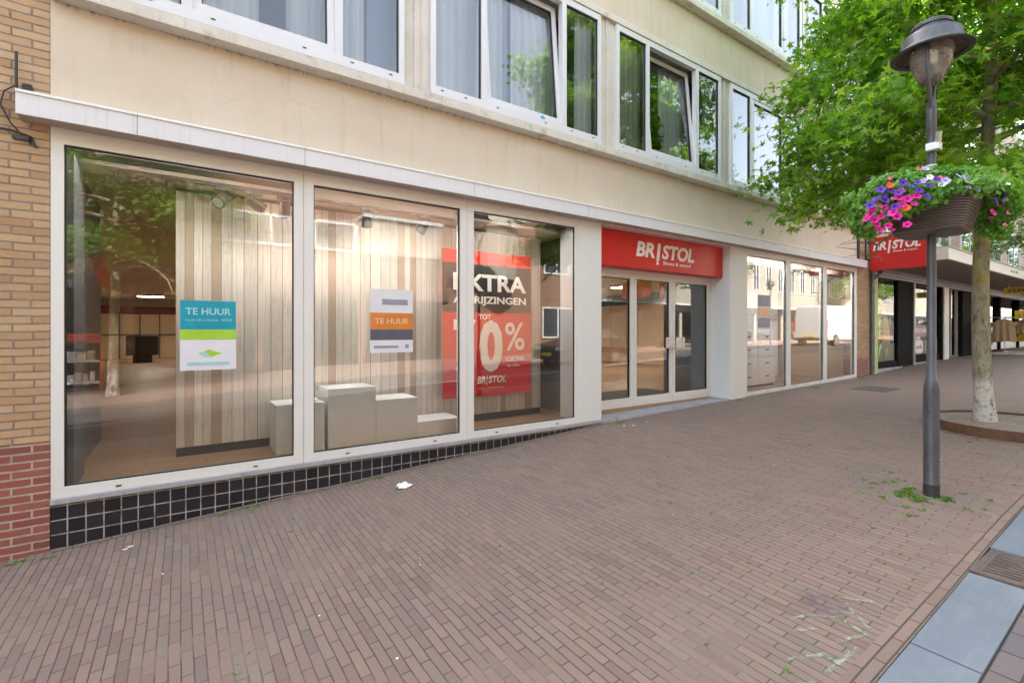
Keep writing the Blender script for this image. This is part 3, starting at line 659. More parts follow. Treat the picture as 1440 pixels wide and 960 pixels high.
# rail and spotlights
rl = MB(); rl.box(.1, 2.85, .40, .44, 3.085, 3.119)
tag(rl.build('lighting_track', M['black'], None), 'black lighting rail on the ceiling behind the first two shop windows', 'light rail')
def spot(x, tilt, yaw, label, lit=False):
    r_ = root('track_spotlight', label, 'spotlight', (x, .42, 3.085), 'black spotlights on the rail')
    q = MB(); q.box(-.07, .07, -.02, .02, -.03, -.001); q.tube([(0, 0, -.03), (0, 0, -.09)], .012, 8); q.build('mount', M['black'], r_, local=True)
    q = MB(); D = Vector((math.sin(yaw) * math.cos(tilt), math.cos(yaw) * math.cos(tilt), -math.sin(tilt))); c = Vector((0, 0, -.11))
    q.tube([c - D * .09, c - D * .085, c + D * .10], [.028, .045, .062], 14); q.build('head', M['black'], r_, smooth=True, local=True)
    q = MB(); q.tube([c + D * .1005, c + D * .1015], [.052, .052], 14); q.build('lens', M['lit'] if lit else M['steel'], r_, local=True)
    if lit:
        ld = bpy.data.lights.new('spot_beam', 'SPOT'); ld.energy = lit * .6; ld.color = (1, .88, .76); ld.spot_size = R(115); ld.spot_blend = .9; ld.shadow_soft_size = .05
        lo_ = bpy.data.objects.new('spot_beam', ld); COL.objects.link(lo_); lo_.parent = r_; lo_.location = c + D * .115; lo_.rotation_euler = (-D).to_track_quat('Z', 'Y').to_euler()
spot(.34, R(35), R(-140), 'black spotlight turned to the left behind the first shop window')
spot(.60, R(25), R(60), 'black spotlight turned to the right behind the first shop window', .3)
spot(1.73, R(55), R(20), 'black spotlight hanging at the left of the second shop window', .35)
spot(2.43, R(50), R(-30), 'black spotlight hanging at the right of the second shop window', .3)
spot(.88, R(50), R(10), 'black spotlight hidden behind the first window post')
# fill strip lamps added to brighten the displays, hidden behind the window heads
for i, (a, c) in enumerate([(-.6, .85), (1.1, 2.68), (2.92, 4.1), (8.95, 10.2), (10.6, 11.9), (12.3, 13.5)]):
    sl = root('fill_strip_lamp', ['fill strip lamp added behind the head of the first shop window', 'fill strip lamp added behind the head of the second shop window', 'fill strip lamp added behind the head of the third shop window', 'fill strip lamp added over the drawer cabinet', 'fill strip lamp added in the middle right window', 'fill strip lamp added in the last window before the brick pier'][i], 'strip lamp', (a, .2, 3.13), 'added strip lamps behind the window heads')
    q = MB(); q.box(a, c, .105, .145, 3.192, 3.204); q.build('housing', M['white_in'], sl); q = MB(); q.box(a + .02, c - .02, .108, .142, 3.187, 3.1915); q.build('diffuser', M['lit_fill'], sl)
tag(B(1.08, 2.69, .092, .1, 3.03, 3.16, 'pelmet', M['white_in'], 0, None), 'white pelmet strip at the top of the second shop window', 'pelmet')
# white display blocks
def block(x0, x1, y0, y1, h, label):
    q = MB(); q.box(x0, x1, y0, y1, .4565, h); o = q.build('display_block', M['white_in'], None, bevel=.004); tag(o, label, 'display block', 'white display blocks in the second window')
block(.78, 1.24, .28, .72, .955, 'white display block standing left of the tall one by the window post')
block(1.275, 1.788, .28, .72, 1.085, 'tallest white display block of the stepped row')
block(1.79, 2.288, .28, .72, .925, 'middle height white display block right of the tallest')
block(2.29, 2.86, .28, .72, .63, 'lowest white display block at the right end of the stepped row')
# dark seat/desk at the back
dk = root('shop_counter', 'black counter standing at the back of the dark shop', 'counter', (-1.2, 18.9, .456))
q = MB(); q.box(-1.75, -.75, 18.5, 19.3, .75, 1.52); q.build('body', M['black'], dk, bevel=.02); q = MB(); q.box(-1.55, -.95, 18.6, 19.2, .457, .75); q.build('foot', M['black'], dk)
# sale poster
po = root('sale_poster', 'large red and black sale poster reading EXTRA AFPRIJZINGEN TOT 70% in the third window', 'poster', (3.5, .65, .81))
q = MB(); q.box(2.79, 4.21, .65, .656, .815, 2.775); q.build('sheet', M['red'], po)
q = MB(); q.box(2.791, 4.209, .6465, .6495, 1.95, 2.60); q.build('black_band', M['black'], po)
M['pl'] = simple('cream poster letters', (.78, .70, .62), .6, .03)
def T(s, x0, x1, z0, z1, y=.646, bold=.03, **k): text(s, 'lettering', po, M['pl'], x0, x1, z0, z1, y, bold, **k)
T('EXTRA', 2.94, 4.12, 2.24, 2.47, bold=.03); T('AFPRIJZINGEN', 2.94, 4.12, 2.04, 2.17, bold=.03)
T('TOT', 3.33, 3.53, 1.855, 1.925, .6495); T('7', 2.95, 3.28, 1.13, 1.85, .6495, .025); T('0', 3.34, 3.72, 1.13, 1.85, .6495, .04); T('%', 3.76, 4.10, 1.42, 1.82, .6495, .01)
T('KORTING', 3.77, 4.09, 1.27, 1.335, .6495); T('op alles', 3.79, 4.02, 1.18, 1.23, .6495, 0)
T('BR', 3.31, 3.44, .98, 1.08, .6495, .03, shear=.2); T('!', 3.45, 3.475, .955, 1.095, .6495, .03, shear=.2); T('STOL', 3.485, 3.78, .98, 1.08, .6495, .03, shear=.2); T('m.u.v. schoenmode', 3.34, 3.74, .905, .93, .6495, .0)
# rental signs stuck on the glass
def sign_sheet(label, x0, x1, z0, z1, bands, y=.028, cat='sign'):
    r_ = root('rental_sign', label, cat, ((x0 + x1) / 2, y, z0))
    q = MB(); q.box(x0, x1, y + .003, y + .006, z0, z1); q.build('sheet', M['paper'], r_)
    for m, a, c in bands:
        q = MB(); q.box(x0 + .001, x1 - .001, y + .0015, y + .0028, z0 + (z1 - z0) * a, z0 + (z1 - z0) * c); q.build('band', M[m], r_)
    return r_
s1 = sign_sheet('teal, lime and white rental sign stuck on the first shop window', -.01, .41, 1.355, 1.965, [('teal', .585, .999), ('lime', .44, .583)])
text('TE HUUR', 'lettering', s1, M['ltext'], .03, .37, 1.84, 1.90, .029, .02, depth=.0012); text('bedrijfsruimte  0000', 'lettering', s1, M['ltext'], .03, .38, 1.78, 1.805, .029, 0, depth=.0012)
q = MB(); q.prism([(.12, 1.50), (.20, 1.535), (.30, 1.50), (.22, 1.47)], .0292, .0304); q.build('logo', M['lime'], s1)
q = MB(); q.prism([(.13, 1.495), (.17, 1.518), (.215, 1.475), (.17, 1.468)], .0280, .0290); q.build('logo', M['ltext'], s1)
q = MB(); q.box(.04, .36, .0292, .0304, 1.395, 1.425); q.build('blurred_line', M['ltext'], s1)
s2 = sign_sheet('white, orange and slate rental sign stuck on the second shop window', 1.64, 2.12, 1.465, 2.145, [('orange', .37, .63), ('slate', .20, .368)])
text('TE HUUR', 'lettering', s2, M['otext'], 1.69, 2.07, 1.775, 1.835, .029, .02, depth=.0012)
q = MB(); q.box(1.77, 2.06, .0292, .0304, 1.98, 2.04); q.build('blurred_line', M['greytext'], s2); q = MB(); q.box(1.68, 1.95, .0292, .0304, 1.515, 1.54); q.build('blurred_line', M['greytext'], s2); q = MB(); q.box(2.03, 2.07, .0292, .0304, 1.51, 1.55); q.build('blurred_line', M['greytext'], s2)
sign_sheet('faded grey and orange rental sign on the shop window right of the entrance', 9.28, 9.73, 1.73, 2.415, [('greytext', .66, .97), ('otext', .36, .62), ('greytext', .05, .33)])

# ------------------------------------------------------------------ signs of the shop
sg = root('shop_sign', 'long red box sign reading BR!STOL Shoes & more over the glass entrance', 'shop sign', (6.6, .143, 2.69))
q = MB(); q.box(5.002, 8.262, .143, .384, 2.687, 3.236); q.build('box', [M['red']], sg, bevel=.004)
def logo(parent, x0, x1, z0, z1, y, face='-Y', sub='Shoes & more!'):
    wd = x1 - x0; h = z1 - z0; X = lambda t: x0 + wd * t; yt = y
    k = dict(face=face, shear=.18)
    text('BR', 'lettering', parent, M['letter'], X(0), X(.30), z0 + h * .30, z1, yt, .035, **k)
    text('l', 'lettering', parent, M['letter'], X(.325), X(.40), z0 + h * .18, z1 + h * .02, yt, .06, **k)
    text('STOL', 'lettering', parent, M['letter'], X(.42), X(1), z0 + h * .30, z1, yt, .035, **k)
    q = MB(); n = 16; cx, cz, r_ = X(.345), z0 + h * .075, h * .085
    pts = [(cx + r_ * 1.0 * math.cos(a * 2 * math.pi / n) * (1 if wd > 0 else -1), cz + r_ * math.sin(a * 2 * math.pi / n)) for a in range(n)]
    if face == '-Y': q.prism(pts, yt - .004, yt)
    else:
        q.add([(yt - .004, a, z) for a, z in pts] + [(yt, a, z) for a, z in pts], [tuple(range(n)), tuple(range(2 * n - 1, n - 1, -1))])
    q.build('logo_dot', M['letter'], parent)
    text(sub, 'lettering', parent, M['letter'], X(.44), X(.93), z0 + h * .04, z0 + h * .21, yt, .005, face=face)
logo(sg, 5.90, 7.40, 2.775, 3.12, .142)
ps = root('projecting_sign', 'red double sided BR!STOL sign standing out from the facade over the pavement', 'shop sign', (14.3, -.68, 3.2))
q = MB(); q.box(14.27, 14.35, -1.23, -.12, 3.20, 4.02); q.build('box', M['red'], ps, bevel=.006)
logo(ps, -.18, -1.13, 3.60, 3.90, 14.269, '-X')
q = MB(); q.box(14.29, 14.33, -.12, -.0305, 3.45, 3.5); q.box(14.29, 14.33, -.12, -.0305, 3.9, 3.95); q.box(14.285, 14.335, -.03, -.004, 3.3, 4.05); q.build('bracket', M['dark_metal'], ps)

# ------------------------------------------------------------------ aerial and cables at the left end of the ledge
an = root('wall_aerial', 'black upright aerial with small box clamped above the left end of the ledge', 'aerial', (-.95, -.05, 3.43))
q = MB(); q.tube([(-.995, -.045, 3.40), (-.995, -.045, 3.74)], .009, 8); q.build('rod', M['black'], an)
q = MB(); q.box(-.965, -.915, -.05, -.004, 3.43, 3.52); q.box(-1.0, -.93, -.055, -.03, 3.42, 3.45); q.build('clamp', M['black'], an, bevel=.003)
q = MB(); q.tube([(-1.0, -.03, 3.50), (-1.06, -.035, 3.44), (-1.08, -.03, 3.34), (-1.03, -.02, 3.22), (-.95, -.015, 3.12), (-.89, -.012, 3.07)], .005, 6); q.build('cable', M['black'], an, smooth=True)
cb = MB(); cb.tube([(-1.6, -.012, 3.20), (-1.25, -.014, 3.175), (-1.02, -.016, 3.17), (-.92, -.016, 3.14), (-.90, -.014, 3.07)], .008, 6); cb.box(-1.02, -.93, -.03, 0, 3.11, 3.14)
tag(cb.build('wall_cable', M['dark_metal'], None), 'thin dark cable running along the yellow brick below the ledge end', 'cable')
q = MB(); q.box(-1.30, -1.125, -.05, -.01, 3.28, 3.43); tag(q.build('wall_plate', M['galv'], None, bevel=.004), 'grey metal plate on the yellow brick wall at the left edge', 'plate')

# downpipe by the brick pier
dp = root('downpipe', 'grey drainpipe between the yellow brick pier and the green pilaster', 'drainpipe', (14.62, -.05, .6))
q = MB(); q.tube([(14.62, -.06, .56), (14.62, -.06, 2.85), (14.62, -.06, 3.0), (14.85, -.25, 3.28)], .045, 12); q.tube([(14.62, -.06, 3.0), (14.62, -.06, 9.5)], .045, 12); q.build('pipe', M['galv'], dp, smooth=True)
for z in (1.5, 2.7): q = MB(); q.box(14.565, 14.675, -.11, .0, z, z + .03); q.build('bracket', M['galv'], dp)

# ------------------------------------------------------------------ right neighbour with canopy
rb = root('canopy_building', 'pale brick building with deep flat canopy over dark shop fronts on the right', 'building', (22, 0, .8))
def C(x0, x1, y0, y1, z0, z1, name, m, bevel=0): return B(x0, x1, y0, y1, z0, z1, name, m, bevel, rb)
M['green'] = simple('lime green pilaster', (.42, .60, .22), .5, .06); M['canopy'] = paint('off white canopy fascia', (.68, .66, .58), amt=.2); M['soff2'] = simple('brown canopy soffit', (.26, .19, .165), .8, .08, 2)
M['shopblack'] = simple('black shopfront panel', (.012, .012, .013), .8, .3, spec=.12); M['glass2'] = glass_mat('neighbour glass', 1.3); M['frost'] = simple('frosted film', (.42, .47, .40), .5, .05); M['alu'] = simple('aluminium profile', (.5, .47, .45), .4, .05, metal=.5)
C(14.60, 80, .0, 9, 3.64, 10.5, 'wall', M['brick_far']); C(14.70, 14.96, -.06, .3, .3, 3.35, 'pilaster', M['green'])
C(14.6, 80, -1.55, -.001, 3.36, 3.64, 'canopy', M['canopy'], .005); C(14.605, 79.9, -1.53, -.005, 3.345, 3.3595, 'canopy_soffit', M['soff2'])
C(14.6, 80, -1.58, -.001, 3.641, 3.66, 'canopy_edge', M['alu'])
C(14.97, 80, -.08, .02, 3.10, 3.344, 'shutter_box', M['galv'])
for z in (3.12, 3.2): C(14.97, 80, -.085, -.0805, z, z + .015, 'rail', M['alu'])
def pane(x0, x1, y, z0, z1, m=None, parent=rb):
    q = MB(); q.add([(x0, y, z0), (x1, y, z0), (x1, y, z1), (x0, y, z1)], [(0, 1, 2, 3)]); return q.build('pane', m or M['glass2'], parent)
C(14.97, 16.5, .0, .06, .70, .87, 'window_base', M['shopblack']); C(14.97, 16.8, -.04, .2, .4, .70, 'stone_step', M['stone']); pane(14.97, 17.0, .03, .87, 3.1)
C(14.98, 16.4, .034, .036, .88, 1.35, 'frosted_band', M['frost'])
C(16.50, 17.68, -.02, .3, .66, 3.1, 'black_pier', M['shopblack']); C(17.68, 17.75, -.06, .2, .66, 3.1, 'profile', M['alu'])
C(17.76, 20.2, .0, .06, .76, .98, 'window_base', M['shopblack']); C(17.76, 20.2, -.04, .2, .5, .76, 'stone_step', M['stone']); pane(17.76, 20.2, .03, .98, 3.1); C(17.78, 20.1, .034, .036, .99, 1.5, 'frosted_band', M['frost'])
C(20.22, 20.36, -.05, .3, .6, 3.2, 'dark_post', M['shopblack']); C(20.37, 20.85, -.08, .3, .6, 3.1, 'white_pier', M['panel'])
for x in (20.86, 21.6, 22.3): C(x, x + .07, .05, .12, .8, 3.1, 'door_profile', M['alu'])
pane(20.9, 22.4, .09, .85, 3.1); C(20.86, 22.4, .03, .12, .7, .86, 'door_base', M['galv'])
C(22.5, 23.8, -.05, .3, .75, 3.1, 'black_pier', M['shopblack']); C(23.81, 23.9, -.08, .3, .75, 3.1, 'profile', M['alu'])
for x in (26.2, 28.9, 33, 37, 41): C(x, x + .22, .9, 1.2, .8, 3.34, 'dark_post', M['shopblack'])
C(23.9, 80, 1.0, 1.06, .8, 1.15, 'window_base', M['panel']); pane(23.9, 80, 1.03, 1.15, 3.34)
C(29.0, 29.9, .95, 1.3, .8, 3.34, 'black_pier', M['shopblack'])
C(14.6, 80, 8, 8.2, 0, 3.4, 'rear_wall', M['room']); C(14.52, 80, .3, 8, .5, .68, 'floor', M['floor']); C(14.6, 80, .3, 8, 3.35, 3.5, 'ceiling', M['ceiling'])
C(14.52, 14.59, 0, 9, 0, 10.4, 'side_wall', M['brick_far'])
for k in range(16):
    x = 15.6 + k * 3.4
    for z in (4.35, 7.2):
        f = MB(); f.box(x, x + 2.2, -.04, .0, z, z + .1); f.box(x, x + 2.2, -.04, 0, z + 1.5, z + 1.6); 
        for t in (0, 1.06, 2.12): f.box(x + t, x + t + .08, -.04, 0, z + .1, z + 1.5)
        o = f.build('window', M['white_up'], rb); pane(x + .08, x + 2.12, -.02, z + .1, z + 1.5, M['glass_up'], o); q = MB(); q.box(x + .08, x + 2.12, -.012, -.002, z + .1, z + 1.5); q.build('blind', M['curtain'], o)
# window decoration
M['yellow'] = simple('yellow print', (.75, .55, .02), .5, .05); M['mauve'] = simple('mauve print', (.36, .20, .30), .5, .1)
M['dktext'] = simple('dark print', (.04, .05, .07), .5, .05); M['leafp'] = simple('white lime print', (.55, .72, .34), .5, .1, 3)
fl = root('beach_flag', 'yellow banner reading ZEEMAN behind the green media shop window', 'banner', (15.7, .1, .7))
q = MB(); pts = [(15.2, 1.30), (16.3, 1.30), (16.25, 1.8), (16.05, 2.2), (15.75, 2.5), (15.4, 2.62), (15.2, 2.6)]
q.prism(pts, .1, .11); q.build('cloth', M['yellow'], fl); q = MB(); q.tube([(15.2, .105, .7), (15.2, .105, 2.62)], .012, 8); q.build('pole', M['black'], fl)
for i, ch in enumerate('ZEEMAN'): text(ch, 'lettering', fl, M['dktext'], 15.45, 15.8, 1.33 + .2 * i, 1.48 + .2 * i, .098, .03)
dc = root('window_decal', 'lime and white curved leaf decals on the media shop window', 'decal', (15.3, .02, 1.0))
for (cx, cz, s_, m) in ((15.2, 1.95, .6, 'leafp'), (15.15, 1.6, .5, 'lime'), (15.3, 1.2, .4, 'leafp'), (15.75, 1.12, .3, 'lime')):
    q = MB(); pts = [(cx + s_ * a, cz + s_ * b_) for a, b_ in ((-.15, -.4), (.0, -.42), (.08, -.1), (.3, .15), (.42, .38), (.1, .3), (-.12, .05))]
    q.prism(pts, .018, .022); q.build('decal_shape', M[m], dc)
d2 = root('media_sticker', 'mauve bijzonder and white media stickers on the second green shop window', 'sticker', (18.4, .02, 1.0))
q = MB(); q.box(17.95, 19.1, .018, .022, 1.52, 1.88); q.build('panel', M['mauve'], d2); text('bijzonder', 'lettering', d2, M['letter'], 18.0, 19.05, 1.58, 1.82, .017, .01)
q = MB(); n = 18; q.prism([(18.35 + .36 * (abs(math.cos(a * 2 * math.pi / n)) ** .6) * math.copysign(1, math.cos(a * 2 * math.pi / n)), 1.22 + .2 * (abs(math.sin(a * 2 * math.pi / n)) ** .6) * math.copysign(1, math.sin(a * 2 * math.pi / n))) for a in range(n)][::-1], .018, .022)
q.build('bubble', M['paper'], d2); text('media', 'lettering', d2, M['mauve'], 18.1, 18.6, 1.16, 1.28, .017, .0)
text('kapper nikki', 'lettering', rb, M['greytext'], 20.6, 21.55, 3.44, 3.56, -1.5505, .0)
# zeeman sign hanging under the canopy
zs = root('hanging_sign', 'yellow sign reading ZEEMAN hanging under the canopy above the clothes racks', 'shop sign', (24.6, -1.2, 3.0))
q = MB(); q.box(24.6, 24.7, -1.75, -.70, 3.02, 3.25); q.build('box', M['yellow'], zs, bevel=.005)
text('ZEEMAN', 'lettering', zs, M['dktext'], -.78, -1.68, 3.08, 3.20, 24.599, .035, face='-X')
q = MB(); q.box(24.63, 24.66, -.85, -.82, 3.25, 3.344); q.build('hanger', M['yellow'], zs); q = MB(); q.box(24.63, 24.66, -1.52, -1.49, 3.25, 3.344); q.build('hanger', M['yellow'], zs)
# clothes racks
M['ochre'] = fabric('ochre cloth', (.55, .36, .08)); M['tan'] = fabric('tan cloth', (.48, .34, .20)); M['pink'] = fabric('pink cloth', (.50, .34, .36)); M['mustard'] = fabric('mustard cloth', (.58, .40, .03)); M['lilac'] = fabric('pale lilac cloth', (.46, .44, .52))
def rack(x, y, label):
    z = gz(x, y); r_ = root('clothes_rack', label, 'clothes rack', (x, y, z), 'clothes racks outside the shop')
    q = MB(); q.tube([(x, y - .5, z + 1.35), (x, y + .5, z + 1.35)], .015, 8); q.tube([(x, y - .5, z + .1), (x, y - .5, z + 1.35)], .015, 8); q.tube([(x, y + .5, z + .1), (x, y + .5, z + 1.35)], .015, 8)
    q.box(x - .3, x + .3, y - .53, y - .47, z + .08, z + .12); q.box(x - .3, x + .3, y + .47, y + .53, z + .08, z + .12); q.box(x - .02, x + .02, y - .5, y + .5, z + .08, z + .12); q.build('frame', M['steel'], r_)
    for dx in (-.27, .27):
        for dy in (-.5, .5): q = MB(); q.tube([(x + dx, y + dy - .015, z + .035), (x + dx, y + dy + .015, z + .035)], .035, 12); q.build('caster', M['black'], r_)
    return z
def garment(x, y, z, wd, h, m, label, flare=1.15, sl=True):
    q = MB(); nx, nz = 18, 12; ph = random.random() * 6
    def hw(t):   # half width down the garment
        if not sl: return wd * (.35 + (.5 * flare - .35) * t)
        return wd * (.30 + 1.4 * t) if t < .12 else (wd * .60 if t < .30 else wd * (.46 + (.5 * flare - .46) * t))
    for sg_ in (-1, 1):
        vv = []
        for j in range(nz + 1):
            t = j / nz
            for i in range(nx + 1):
                u_ = i / nx * 2 - 1; edge = 1 - u_ * u_
                vv.append((x + sg_ * (.012 + .05 * edge ** .5 * (.5 + .5 * t)) + .022 * edge * math.sin(u_ * 11 + ph + t) * (.3 + t), y + u_ * hw(t), z - h * t + (.05 * abs(u_) * -1 if t < .1 else 0) + .012 * math.sin(u_ * 7 + ph) * t))
        q.add(vv, [(j * (nx + 1) + i, j * (nx + 1) + i + 1, (j + 1) * (nx + 1) + i + 1, (j + 1) * (nx + 1) + i) for j in range(nz) for i in range(nx)])
    o = q.build('garment', m, None, smooth=True); tag(o, label, 'garment', 'clothes hung outside the shop')
z = rack(23.5, -.95, 'wheeled metal clothes rack nearest the tree trunk under the canopy'); garment(23.2, -.95, z + 1.3, .55, .78, M['tan'], 'tan short sleeved top hanging on the nearer rack')
z = rack(25.1, -1.15, 'wheeled metal clothes rack under the yellow hanging sign'); garment(24.8, -1.25, z + 1.32, .5, .55, M['tan'], 'tan blouse over a skirt on the farther rack'); garment(24.85, -1.27, z + .9, .55, .4, M['mustard'], 'mustard pleated skirt hanging on the farther rack', sl=False)
garment(23.95, -.25, 2.1, .5, .9, M['lilac'], 'pale lilac jacket hanging beside the shop entrance'); garment(23.9, -.2, 1.55, .3, .85, M['pink'], 'pink trousers hanging low beside the black pier', sl=False)
pr = root('price_card', 'yellow price card standing over the clothes rack', 'price sign', (24.5, -1.2, 2.3))
q = MB(); q.box(24.5, 24.52, -1.42, -1.0, 2.12, 2.42); q.build('card', M['yellow'], pr); text('3,99', 'lettering', pr, M['dktext'], -1.08, -1.34, 2.16, 2.28, 24.499, .02, face='-X'); q = MB(); q.tube([(24.52, -1.2, 2.12), (24.52, -1.2, 1.9)], .01, 6); q.build('stem', M['black'], pr)

# ------------------------------------------------------------------ street lamp with flower box
LX, LY = 5.16, -3.67; LZ = gz(LX, LY)
def make_lamp(label):
    r_ = root('street_lamp', label, 'street lamp', (0, 0, 0), 'street lamps')
    q = MB(); q.lathe([(.056, -.1), (.056, .10)], 0, 0, 28, 1); q.lathe([(.056, .10), (.054, .105), (.054, .86), (.053, .90), (.047, .945), (.036, .98), (.032, .985), (.032, 1.9)], 0, 0, 28)
    q.lathe([(.032, 1.9), (.032, 2.95), (.030, 2.95), (.030, 3.02), (.036, 3.03), (.036, 3.27), (.034, 3.28), (0, 3.28)], 0, 0, 28); q.build('pole', [M['grey_metal'], M['dark_metal']], r_, smooth=True, local=True)
    q = MB(); q.box(-.022, .0, -.057, -.052, .70, .71); q.build('service_slot', M['black'], r_, local=True)
    for s in (-1, 1):
        q = MB(); pts = []
        for i in range(15):
            t = i / 14; y_ = s * (.022 + .143 * math.sin(min(1, t * 1.15) * math.pi / 2)); pts.append((0, y_, 3.22 + .50 * t))
        q.tube(pts, .014, 10); q.build('arm', M['grey_metal'], r_, smooth=True, local=True)
    q = MB(); q.lathe([(.0, 3.405), (.03, 3.41), (.075, 3.45), (.112, 3.52), (.138, 3.60), (.149, 3.67), (.150, 3.72)], 0, 0, 32)
    q.build('globe', M['lampglass'], r_, smooth=True, local=True)
    q = MB(); q.lathe([(.0, 3.715), (.09, 3.715), (.125, 3.68), (.145, 3.72), (.258, 3.690)], 0, 0, 40); q.build('reflector', M['lamp_in'], r_, local=True)
    q = MB(); q.lathe([(.235, 3.684), (.272, 3.678), (.276, 3.686), (.207, 3.735), (.202, 3.745), (.198, 3.815), (.188, 3.83), (.134, 3.845), (.128, 3.855), (.126, 3.885), (.136, 3.89), (.136, 3.912), (.122, 3.925), (.05, 3.945), (0, 3.95)], 0, 0, 48); q.build('hood', M['grey_metal'], r_, smooth=True, local=True)
    q = MB(); q.lathe([(.0, 3.60), (.04, 3.61), (.045, 3.69), (.0, 3.70)], 0, 0, 16); q.build('bulb', M['letter'], r_, smooth=True, local=True)
    return r_
def globe():
    n = N('lamp globe'); fr = n.n('ShaderNodeFresnel'); fr.inputs['IOR'].default_value = 1.5
    t = n.n('ShaderNodeBsdfTransparent'); d = n.n('ShaderNodeBsdfTranslucent'); d.inputs[0].default_value = (.85, .74, .64, 1); d2 = n.n('ShaderNodeBsdfDiffuse'); d2.inputs[0].default_value = (.85, .76, .68, 1)
    g_ = n.n('ShaderNodeBsdfGlossy'); g_.inputs['Roughness'].default_value = .03
    a_ = n.n('ShaderNodeMixShader'); a_.inputs[0].default_value = .5; n.l(d.outputs[0], a_.inputs[1]); n.l(d2.outputs[0], a_.inputs[2])
    b_ = n.n('ShaderNodeMixShader'); n.l(n.math('ADD', n.math('MULTIPLY', n.noise(9, 4), .25), .20), b_.inputs[0]); n.l(t.outputs[0], b_.inputs[1]); n.l(a_.outputs[0], b_.inputs[2])
    c_ = n.n('ShaderNodeMixShader'); n.l(fr.outputs[0], c_.inputs[0]); n.l(b_.outputs[0], c_.inputs[1]); n.l(g_.outputs[0], c_.inputs[2]); n.l(c_.outputs[0], n.out.inputs[0]); return n.mat
M['lampglass'] = globe()
lamp = make_lamp('grey street lamp with wide brimmed hood carrying a flower box')
lamp.location = (LX, LY, LZ); lamp.rotation_euler = (0, 0, R(-84))
l2 = copy_tree(lamp); l2.location = (29.6, -10.2, gz(29.6, -10.2)); l2['label'] = 'grey street lamp across the road seen only as a reflection'
cm = root('pole_sensor', 'small white sensor box with short tube strapped to the lamp post', 'sensor', (LX, LY, LZ + 2.93))
q = MB(); q.box(LX - .075, LX + .0, LY - .07, LY + .02, LZ + 2.86, LZ + 2.92); q.build('box', M['paper'], cm, bevel=.004); q = MB(); q.tube([(LX - .05, LY - .055, LZ + 2.90), (LX - .085, LY - .07, LZ + 2.99)], .02, 12); q.build('tube', M['alu'], cm); 
q = MB(); q.lathe([(.0325, LZ + 2.74), (.036, LZ + 2.74), (.036, LZ + 2.752), (.0325, LZ + 2.752)], LX, LY, 20); q.tube([(LX - .04, LY - .03, LZ + 2.745), (LX - .10, LY - .06, LZ + 2.72)], .003, 5); q.build('cable_tie', M['paper'], cm)
# planter: tapering ribbed box around the pole
M['planter'] = simple('brown ribbed planter', (.125, .098, .084), .45, .08, 5)
pl = root('flower_box', 'brown ribbed planter clamped round the lamp post', 'planter', (LX, LY, LZ + 1.2))
q = MB(); zb, zt = 2.495, 2.79; NR = 14; seg = 64; yaw = R(2)
def sq(r_, a, k=.30):
    c_, s_ = math.cos(a), math.sin(a); p_ = 6.0
    rr = r_ * .95 / ((abs(c_) ** p_ + abs(s_) ** p_) ** (1 / p_)); x_, y_ = rr * c_, rr * s_
    return (LX + x_ * math.cos(yaw) - y_ * math.sin(yaw), LY + x_ * math.sin(yaw) + y_ * math.cos(yaw))
prof = [(0, zb + .005), (.14, zb), (.222, zb + .004), (.240, zb + .02)]
for i in range(NR):
    t = (i + .0) / NR; r0 = .240 + .072 * t ** 1.1; za = zb + .02 + (zt - zb - .02) * i / NR; h_ = (zt - zb - .02) / NR
    prof += [(r0, za), (r0 + .004, za + h_ * .5), (r0 - .004, za + h_ * .92)]
prof += [(.318, zt), (.325, zt + .01), (.31, zt + .012), (.29, zt - .03), (0, zt - .03)]
vv = []
for r_, z in prof:
    for k in range(seg): x_, y_ = sq(r_, 2 * math.pi * k / seg); vv.append((x_, y_, z))
q.add(vv, [(i * seg + k, i * seg + (k + 1) % seg, (i + 1) * seg + (k + 1) % seg, (i + 1) * seg + k) for i in range(len(prof) - 1) for k in range(seg)])
q.build('box', M['planter'], pl, smooth=True)

# ------------------------------------------------------------------ leaves
def scatter(name, tmpl, tris, C_, Nrm, S, mat_, parent=None, spin=None):
    """N copies of one small leaf as a single mesh"""
    n = len(C_); T_ = np.array(tmpl, float); F = np.array(tris); m = len(T_)
    Nn = Nrm / np.linalg.norm(Nrm, axis=1, keepdims=True)
    ref = rng.normal(size=(n, 3)) if spin is None else spin
    U = np.cross(Nn, ref); U /= np.linalg.norm(U, axis=1, keepdims=True) + 1e-9; V = np.cross(Nn, U)
    P = C_[:, None] + S[:, None, None] * (T_[None, :, 0, None] * U[:, None] + T_[None, :, 1, None] * V[:, None] + T_[None, :, 2, None] * Nn[:, None])
    P = P.reshape(-1, 3); Fc = (F[None] + (np.arange(n) * m)[:, None, None]).reshape(-1, F.shape[1])
    if parent is not None: P = P - np.array(ORG.get(parent.name, Vector((0, 0, 0))))
    me = bpy.data.meshes.new(name); nf = len(Fc); k = F.shape[1]
    me.vertices.add(len(P)); me.vertices.foreach_set('co', P.astype(np.float32).ravel())
    me.loops.add(nf * k); me.loops.foreach_set('vertex_index', Fc.astype(np.int32).ravel())
    me.polygons.add(nf); me.polygons.foreach_set('loop_start', (np.arange(nf) * k).astype(np.int32))
    me.update(calc_edges=True); me.materials.append(mat_)
    o = bpy.data.objects.new(name, me); COL.objects.link(o)
    if parent is not None: o.parent = parent
    return o
